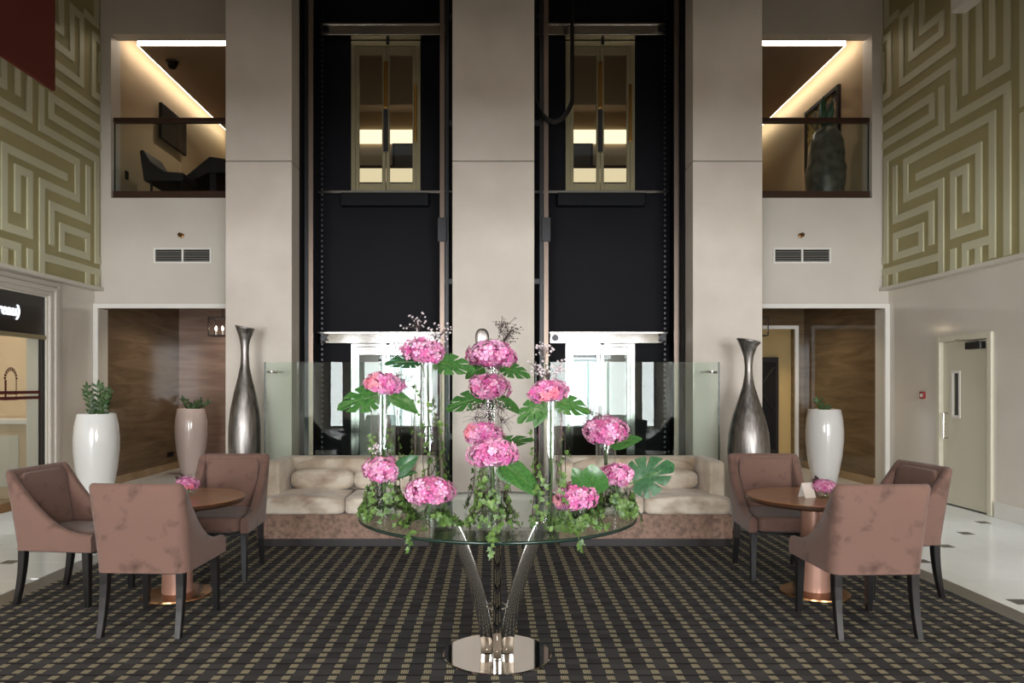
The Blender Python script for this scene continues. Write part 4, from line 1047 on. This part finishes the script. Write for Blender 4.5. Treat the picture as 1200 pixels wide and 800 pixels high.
def leaf(base, tip, wd, label, m, mon=True, up=(0.0, -0.75, 0.65), seed=1, vase=None, group=None):
    base, tip = Vector(base), Vector(tip); ax = tip-base; L = ax.length; y = ax.normalized(); z = Vector(up); z = (z-y*z.dot(y)).normalized(); x = y.cross(z)
    t = thing('monstera_leaf' if mon else 'broad_leaf', label, 'leaf', base, 0, group)
    me = leaf_mesh(mon, seed, wd/L); me.materials.append(m); o = link('leaf_blade', me, t)
    mt = Matrix((x, y, z)).transposed().to_4x4(); o.matrix_local = mt @ Matrix.Scale(L, 4)
    if vase is not None:
        v = Vector(vase)-base; MB().tube([(0, 0, 0), (v.x*0.6, v.y*0.6, v.z*0.15), (v.x, v.y, v.z*0.6), (v.x, v.y, v.z)], 0.0035, 6).build('leaf_stalk', M['stem'], t, smooth=True)
    rib = MB(); rib.tube([mt @ Vector((0, L*u, L*(0.004-0.35*max(0, u-0.45)**2))) for u in (0.0, 0.3, 0.6, 0.95)], [0.003, 0.0025, 0.002, 0.001], 5)
    rib.build('midrib', M['ivy'], t)
    return t

def vase(x, y, r, h, label):
    t = thing('glass_vase', label, 'vase', (x, y, TTOP), 0, 'clear glass cylinder vases')
    MB().lathe([(0.001, 0.0), (r, 0.0), (r, h), (r-0.003, h), (r-0.003, 0.012), (0.001, 0.012)], n=40).build('glass_body', M['vaseglass'], t, smooth=0.6)
    MB().tube([((r-0.0015)*math.cos(a*PI/20), (r-0.0015)*math.sin(a*PI/20), h+0.001) for a in range(41)], 0.0022, 6, False).build('rim', M['vaseglass'], t, smooth=True)
    return t
VS = {}   # name: (px, d, r, top px, hydrangea px x, y, width px)
SPEC = [
 ('A', 449, 3.95, 0.068, 462, 450, 451, 44, 0, 'slim glass cylinder vase farthest left on the glass table', 'pink and coral hydrangea head on the leftmost tall vase'),
 ('B', 502, 4.02, 0.080, 424, 497, 413, 50, 1, 'tallest glass cylinder vase left of the middle', 'pink hydrangea head on the tallest vase left of the middle'),
 ('C', 577, 4.36, 0.060, 430, 576, 418, 54, 2, 'tall glass vase at the back middle under the topmost middle hydrangea', 'topmost pink hydrangea in the middle column of flowers'),
 ('D', 574, 4.14, 0.055, 464, 573, 454, 48, 3, 'second glass vase from the back in the middle column', 'second pink hydrangea from the top in the middle column'),
 ('E', 645, 3.34, 0.056, 470, 643, 460, 44, 3, 'tall glass cylinder vase right of the middle near the table edge', 'pink hydrangea head on the tall vase right of the middle'),
 ('F', 710, 3.92, 0.055, 516, 709, 505, 50, 2, 'medium glass vase farthest right on the glass table', 'large pale pink hydrangea head on the medium vase at the far right'),
 ('G', 722, 3.68, 0.060, 568, 722, 557, 40, 3, 'low glass vase at the right edge of the glass table', 'small pink hydrangea beside the big split leaf at the right edge'),
 ('H', 673, 3.42, 0.060, 594, 673, 583, 50, 0, 'low glass vase at the front right of the glass table', 'pink and coral hydrangea lowest on the right of the table'),
 ('I', 450, 3.64, 0.065, 562, 449, 551, 44, 1, 'low glass vase among ivy at the left edge of the table', 'pink hydrangea over the ivy at the left edge of the table'),
 ('J', 503, 3.42, 0.062, 590, 503, 577, 54, 2, 'low glass vase at the front left of the glass table', 'double pink hydrangea lowest on the left of the table'),
 ('K', 566, 3.80, 0.050, 519, 566, 510, 46, 1, 'short glass vase in the middle of the column of flowers', 'third pink hydrangea from the top in the middle column'),
 ('L', 577, 3.36, 0.055, 546, 578, 533, 54, 2, 'short glass vase at the front of the middle column', 'lowest and largest pink hydrangea in the middle column'),
]
for i, (k, px, d, r, ty, hx, hy, hw, hd, lv, lh) in enumerate(SPEC):
    c = P(px, 450, d); top = EYE+(450-ty)*d/833.3
    vase(c.x, d, r, top-TTOP, lv); VS[k] = (c.x, d, r, top)
    hc = P(hx, hy, d); wd = hw*d/833.3
    t = thing('hydrangea', lh, 'flower', (hc.x, d, top-0.01), 0, 'pink hydrangeas on the glass table')
    o = link('flower_head', HEADS[hd], t, (0, 0, max(hc.z-top, 0.02)+0.01), (0.15*math.sin(i), 0.12*math.cos(i*2.1), i*1.7), (wd*1.04, wd*0.95, wd*0.92))
    MB().tube([(0, 0, 0.02), (c.x-hc.x, 0, -0.05), (c.x-hc.x+0.01, 0.005, -(top-TTOP)*0.5), (c.x-hc.x-0.008, 0, -(top-TTOP)+0.03)], 0.005, 8).build('stem', M['stem'], t, smooth=True)
def vp(k, f=0.35):
    x, y, r, top = VS[k]; return (x, y, TTOP+(top-TTOP)*f)
LV = [
 ('A', (446, 462), (394, 476), 32, 'split leaf reaching left from the leftmost tall vase', 'leaf', True, (0, -0.9, 0.5)),
 ('A', (458, 462), (490, 482), 17, 'plain leaf drooping right under the leftmost tall hydrangea', 'leaf', False, (0, -0.8, 0.6)),
 ('A', (447, 463), (456, 475), 13, 'small pale leaf hanging straight under the leftmost tall hydrangea', 'leaf_dark', False, (0, -0.95, 0.3)),
 ('B', (492, 424), (450, 424), 20, 'dark leaf reaching left from the tallest vase', 'leaf_dark', True, (0, -0.7, 0.7)),
 ('B', (510, 424), (557, 432), 26, 'split leaf reaching right from the tallest vase toward the pillar', 'leaf', True, (0, -0.85, 0.5)),
 ('C', (588, 430), (622, 440), 20, 'split leaf reaching right under the topmost middle hydrangea', 'leaf', True, (0, -0.8, 0.6)),
 ('C', (566, 430), (545, 442), 16, 'small leaf drooping left under the topmost middle hydrangea', 'leaf', False, (0, -0.8, 0.6)),
 ('D', (566, 464), (522, 478), 26, 'split leaf reaching left from the second middle vase', 'leaf', True, (0, -0.8, 0.6)),
 ('D', (584, 466), (612, 484), 14, 'narrow leaf drooping right from the second middle vase', 'leaf', False, (0, -0.7, 0.7)),
 ('K', (576, 524), (626, 512), 22, 'split leaf reaching right in the middle of the column of flowers', 'leaf', True, (0, -0.6, 0.8)),
 ('L', (592, 544), (636, 580), 26, 'large leaf drooping right under the lowest middle hydrangea', 'leaf', False, (0.2, -0.85, 0.5)),
 ('L', (588, 546), (600, 566), 18, 'short leaf hanging under the lowest middle hydrangea', 'leaf', False, (0, -0.9, 0.4)),
 ('E', (636, 470), (606, 494), 24, 'split leaf drooping left from the tall vase right of the middle', 'leaf', True, (0, -0.85, 0.5)),
 ('E', (640, 472), (626, 500), 15, 'finger-like leaf hanging below the hydrangea right of the middle', 'leaf', False, (0, -0.9, 0.4)),
 ('E', (652, 470), (692, 482), 24, 'split leaf reaching right from the tall vase right of the middle', 'leaf', True, (0, -0.85, 0.5)),
 ('F', (716, 520), (752, 512), 20, 'plain round leaf on the medium vase at the far right', 'leaf', False, (0, -0.7, 0.7)),
 ('G', (740, 566), (790, 543), 42, 'big split leaf spreading past the right edge of the table', 'leaf_dark', True, (0.1, -0.9, 0.45)),
 ('H', (694, 577), (694, 545), 34, 'broad round leaf standing behind the lowest right hydrangea', 'leaf', False, (0, -0.95, 0.25)),
 ('H', (684, 570), (672, 549), 18, 'narrow leaf left of the broad round leaf on the right', 'leaf', False, (0, -0.95, 0.25)),
 ('I', (464, 553), (488, 534), 18, 'leaf rising right beside the hydrangea at the left edge', 'leaf_dark', False, (0, -0.9, 0.4)),
 ('I', (466, 558), (488, 552), 9, 'thin leaf lying level beside the hydrangea at the left edge', 'leaf_dark', False, (0, -0.6, 0.8)),
]
for i, (k, b, tp, wpx, lb, m, mon, up) in enumerate(LV):
    d = VS[k][1]-0.03
    bp_, tp_ = P(*b, d), P(*tp, d-0.03)
    leaf(bp_, tp_, wpx*1.15*d/833.3, lb, M[m], mon, up, i, vp(k, 0.45))

# ivy: one plant around each low vase, foliage of small lobed leaves
def ivy_leaf(mb, c, d, nrm, s):
    d = d.normalized(); e = nrm.cross(d)
    if e.length < 1e-3: return
    e.normalize()
    pts = [(0, 0), (-0.45, 0.15), (-0.35, 0.45), (-0.12, 0.55), (0, 1.0), (0.12, 0.55), (0.35, 0.45), (0.45, 0.15)]
    n2 = e.cross(d)*-1
    mb.add([c+e*x*s+d*y*s+nrm*(0.12*abs(x)*s) for x, y in pts], [(0, 1, 2, 3), (0, 3, 4), (0, 4, 5), (0, 5, 6, 7)])
def ivy(k, label, n, spread, zmax, seed, droop=0.0, zmin=0.0):
    x, y, r, top = VS[k]; rg = random.Random(seed); t = thing('ivy', label, 'ivy', (x, y, TTOP)); fo = MB(); st = MB()
    h = (top-TTOP)
    for v in range(max(4, n//8)):
        a = rg.uniform(0, 2*PI); rr = r+0.012; pts = []
        z0 = zmax*rg.uniform(0.55, 1.0)*h
        for i in range(9):
            u = i/8; a2 = a+u*rg.uniform(0.3, 1.0); q = rr+spread*u**2*rg.uniform(0.7, 1.1)
            X, Y = q*math.cos(a2), q*math.sin(a2)
            if math.hypot(X+x-TX, Y+y-TY) > Rt-0.02:
                s_ = (Rt-0.02)/math.hypot(X+x-TX, Y+y-TY); X = (X+x-TX)*s_+TX-x; Y = (Y+y-TY)*s_+TY-y
            pts.append(Vector((X, Y, max(0.008, (z0*(1-u)+zmin*h*u)))))
        st.tube(pts, 0.0018, 5)
        for i in range(14):
            u = rg.random()*7.99; j = int(u); p = pts[j].lerp(pts[j+1], u-j); out = Vector((p.x, p.y, 0)).normalized()
            nr = (out+Vector((rg.uniform(-.5, .5), rg.uniform(-.9, .2), rg.uniform(-.1, .8)))).normalized(); d = Vector((rg.uniform(-1, 1), rg.uniform(-1, 1), rg.uniform(-0.9, 0.4)))
            d = d-nr*d.dot(nr); sz = rg.uniform(0.022, 0.04)
            c = p+out*rg.uniform(0.0, 0.02); 
            if c.z+d.normalized().z*sz < 0.004: d.z = abs(d.z)
            ivy_leaf(fo, c, d, nr, sz)
    st.build('vine', M['twig'], t); fo.build('foliage', M['ivy'], t, fix=False, kind='stuff')
ivy('I', 'thick ivy around the low vase at the left edge of the table', 230, 0.09, 0.95, 11)
ivy('J', 'ivy around the low vase at the front left of the table', 190, 0.08, 0.8, 12)
ivy('L', 'ivy climbing the short vase at the front of the middle column', 170, 0.07, 0.95, 13)
ivy('H', 'ivy around the low vase at the front right of the table', 220, 0.10, 0.9, 14)
ivy('G', 'ivy around the low vase at the right edge of the table', 200, 0.09, 0.95, 15)
ivy('K', 'ivy around the short vase in the middle of the column', 80, 0.03, 0.8, 16)
ivy('E', 'sparse ivy trailing down the tall vase right of the middle', 70, 0.03, 0.85, 17)
ivy('A', 'sparse ivy trailing down the leftmost tall vase', 90, 0.03, 0.9, 18)
ivy('B', 'sparse ivy trailing down the tallest vase', 100, 0.03, 0.9, 19)
ivy('F', 'sparse ivy around the medium vase at the far right', 60, 0.03, 0.6, 20)
# trailing sprays hanging over the table edge
def trail(px, d, label, seed):
    c = P(px, 450, d); dx, dy = c.x-TX, d-TY; l = math.hypot(dx, dy); ex, ey = dx/l, dy/l; rg = random.Random(seed)
    t = thing('ivy', label, 'ivy', (TX+ex*Rt, TY+ey*Rt, TTOP)); fo = MB(); pts = [Vector((-ex*0.10, -ey*0.10, 0.012)), Vector((-ex*0.02, -ey*0.02, 0.016)), Vector((ex*0.02, ey*0.02, 0.002)), Vector((ex*0.022, ey*0.022, -0.06))]
    MB().tube(pts, 0.0018, 5).build('vine', M['stem'], t)
    for i in range(16):
        u = rg.random()*2.99; j = int(u); p = pts[j].lerp(pts[j+1], u-j); nr = Vector((ex*0.6+rg.uniform(-.3, .3), ey*0.6+rg.uniform(-.3, .3), 0.6 if p.z > 0 else 0.2)).normalized()
        dd = Vector((rg.uniform(-1, 1), rg.uniform(-0.4, 0.2), rg.uniform(0.0, 0.3) if p.z > 0 else rg.uniform(-1, -0.2))); dd -= nr*dd.dot(nr); ivy_leaf(fo, p+nr*0.006, dd, nr, rg.uniform(0.025, 0.036))
    fo.build('foliage', M['ivy'], t, fix=False, kind='stuff')
trail(480, 3.16, 'ivy tip hanging over the front left edge of the glass table', 31)
trail(668, 3.20, 'ivy tip hanging over the front right edge of the glass table', 32)
trail(576, 3.08, 'ivy tip hanging over the very front of the glass table', 33)
trail(738, 3.72, 'ivy tip hanging over the far right edge of the glass table', 34)

# airy sprigs
def sprig(k, tips, label, bloom, twigm, seed, bs=0.0055, nb=26, sp=0.05, name='blossom_sprig', d_off=0.0):
    x, y, r, top = VS[k]; rg = random.Random(seed); t = thing(name, label, 'sprig', (x, y, top)); st = MB(); bl = MB()
    for (px, py) in tips:
        e = P(px, py, y+d_off)-Vector((x, y, top)); pts = [Vector((0, 0, -min(0.25, (top-TTOP)*0.6))), Vector((e.x*0.25, e.y*0.3, max(0.02, e.z*0.4))), Vector((e.x*0.7, e.y, e.z*0.75)), e]; st.tube(pts, 0.0018, 5)
        for i in range(nb):
            q = e+Vector((rg.gauss(0, sp), rg.gauss(0, sp*0.6), rg.gauss(0, sp*0.8))); s0 = pts[2].lerp(pts[3], rg.random()*1.0); st.tube([s0, s0.lerp(q, 0.5)+Vector((0, 0, 0.006)), q], 0.0009, 3)
            b_ = bs*rg.uniform(0.7, 1.4); bl.add([q+Vector(v)*b_ for v in ((1,0,0),(-1,0,0),(0,1,0),(0,-1,0),(0,0,1),(0,0,-1))], [(0,2,4),(2,1,4),(1,3,4),(3,0,4),(2,0,5),(1,2,5),(3,1,5),(0,3,5)])
    st.build('stems', twigm, t); bl.build('blossoms', bloom, t, kind='stuff')
sprig('B', [(486, 377), (512, 392), (519, 388), (472, 406)], 'white blossom sprig rising above the tallest vase', M['bloom'], M['twig'], 41, sp=0.03)
sprig('C', [(589, 380), (598, 388), (592, 396)], 'dark feathery twig above the topmost middle hydrangea', M['twig'], M['twig'], 42, 0.004, 40, 0.035, 'feathery_twig')
sprig('E', [(636, 408), (640, 436), (655, 430), (628, 432)], 'white blossom sprig above the hydrangea right of the middle', M['bloom'], M['twig'], 43, sp=0.022)
sprig('F', [(690, 480), (695, 498), (700, 490)], 'dark and white sprig left of the hydrangea at the far right', M['bloom'], M['twig'], 44, 0.005, 22, 0.03)
sprig('D', [(560, 478), (588, 480), (572, 490), (590, 496), (556, 492)], 'cloud of tiny white blossoms amid the middle column of flowers', M['bloom'], M['twig'], 45, 0.0045, 34, 0.035, d_off=-0.12)
sprig('A', [(468, 438), (474, 446), (462, 442)], 'fine white sprig right of the leftmost tall hydrangea', M['bloom'], M['twig'], 46, 0.004, 22, 0.03)
sprig('I', [(440, 520), (441, 529)], 'small white sprig above the hydrangea at the left edge', M['bloom'], M['twig'], 47, 0.006, 8, 0.014)
# silver spoon-shaped pod head behind the topmost hydrangea
x, y, r, top = VS['C']
t = thing('silver_pod', 'silver spoon-shaped pod rising behind the topmost middle hydrangea', 'ornament', (x, y, top))
e = P(565, 397, y+0.02)-Vector((x, y, top))
mb = cushion(0.085, 0.035, 0.13, 2.4, 10); mb.v = [(a*(1.0+0.9*c)+e.x, b+e.y, c+e.z) for a, b, c in mb.v]; mb.build('pod', M['pewter'], t, smooth=True)
MB().tube([(0, 0, -0.3), (e.x*0.5, 0.01, 0.0), (e.x, e.y, e.z-0.05)], 0.005, 8).build('stem', M['pewter'], t, smooth=True)

# flower bowls and menu card on the side tables
def bowl(x, y, z, lb, lh, hd):
    t = thing('glass_bowl', lb, 'bowl', (x, y, z)); MB().lathe([(0.001, 0), (0.05, 0), (0.056, 0.055), (0.052, 0.055), (0.046, 0.008), (0.001, 0.008)], n=32).build('bowl_body', M['vaseglass'], t, smooth=0.6)
    MB().lathe([(0.0565, 0.050), (0.0572, 0.053), (0.0565, 0.056)], n=32, cap=False).build('rim', M['steel'], t, smooth=True)
    f = thing('flower_posy', lh, 'flower', (x, y, z+0.03)); link('flower_head', HEADS[hd], f, (0, 0, 0.045), (0.1, 0, 1), (0.15, 0.15, 0.13))
    MB().tube([(0, 0, 0.02), (0.01, 0, -0.018)], 0.006).build('stem', M['stem'], f)
    mb = MB(); blade(mb, (-0.03, 0, 0.04), (-0.085, 0, 0.10), 0.04, (0, 1, 0.2), 4); blade(mb, (-0.02, 0.02, 0.05), (-0.06, 0.02, 0.12), 0.035, (0, 1, 0.2), 4); mb.build('leaf', M['twig'], f, fix=False)
ZT = 0.6745
bowl(2.28, 4.86, ZT, 'small glass bowl on the right round table', 'small pink posy in the glass bowl on the right round table', 2)
bowl(-2.14, 5.0, ZT, 'small glass bowl on the left round table', 'small pink posy in the glass bowl on the left round table', 3)
t = thing('menu_card', 'folded white card beside the flower bowl on the right round table', 'card', (2.165, 4.88, ZT), 0.3)
MB().add([(-0.045, -0.035, 0), (0.045, -0.035, 0), (0.045, 0, 0.10), (-0.045, 0, 0.10)], [(0, 1, 2, 3)]).add([(-0.045, 0.035, 0), (0.045, 0.035, 0), (0.045, 0.0005, 0.10), (-0.045, 0.0005, 0.10)], [(3, 2, 1, 0)]).build('card', M['card'], t, fix=False)
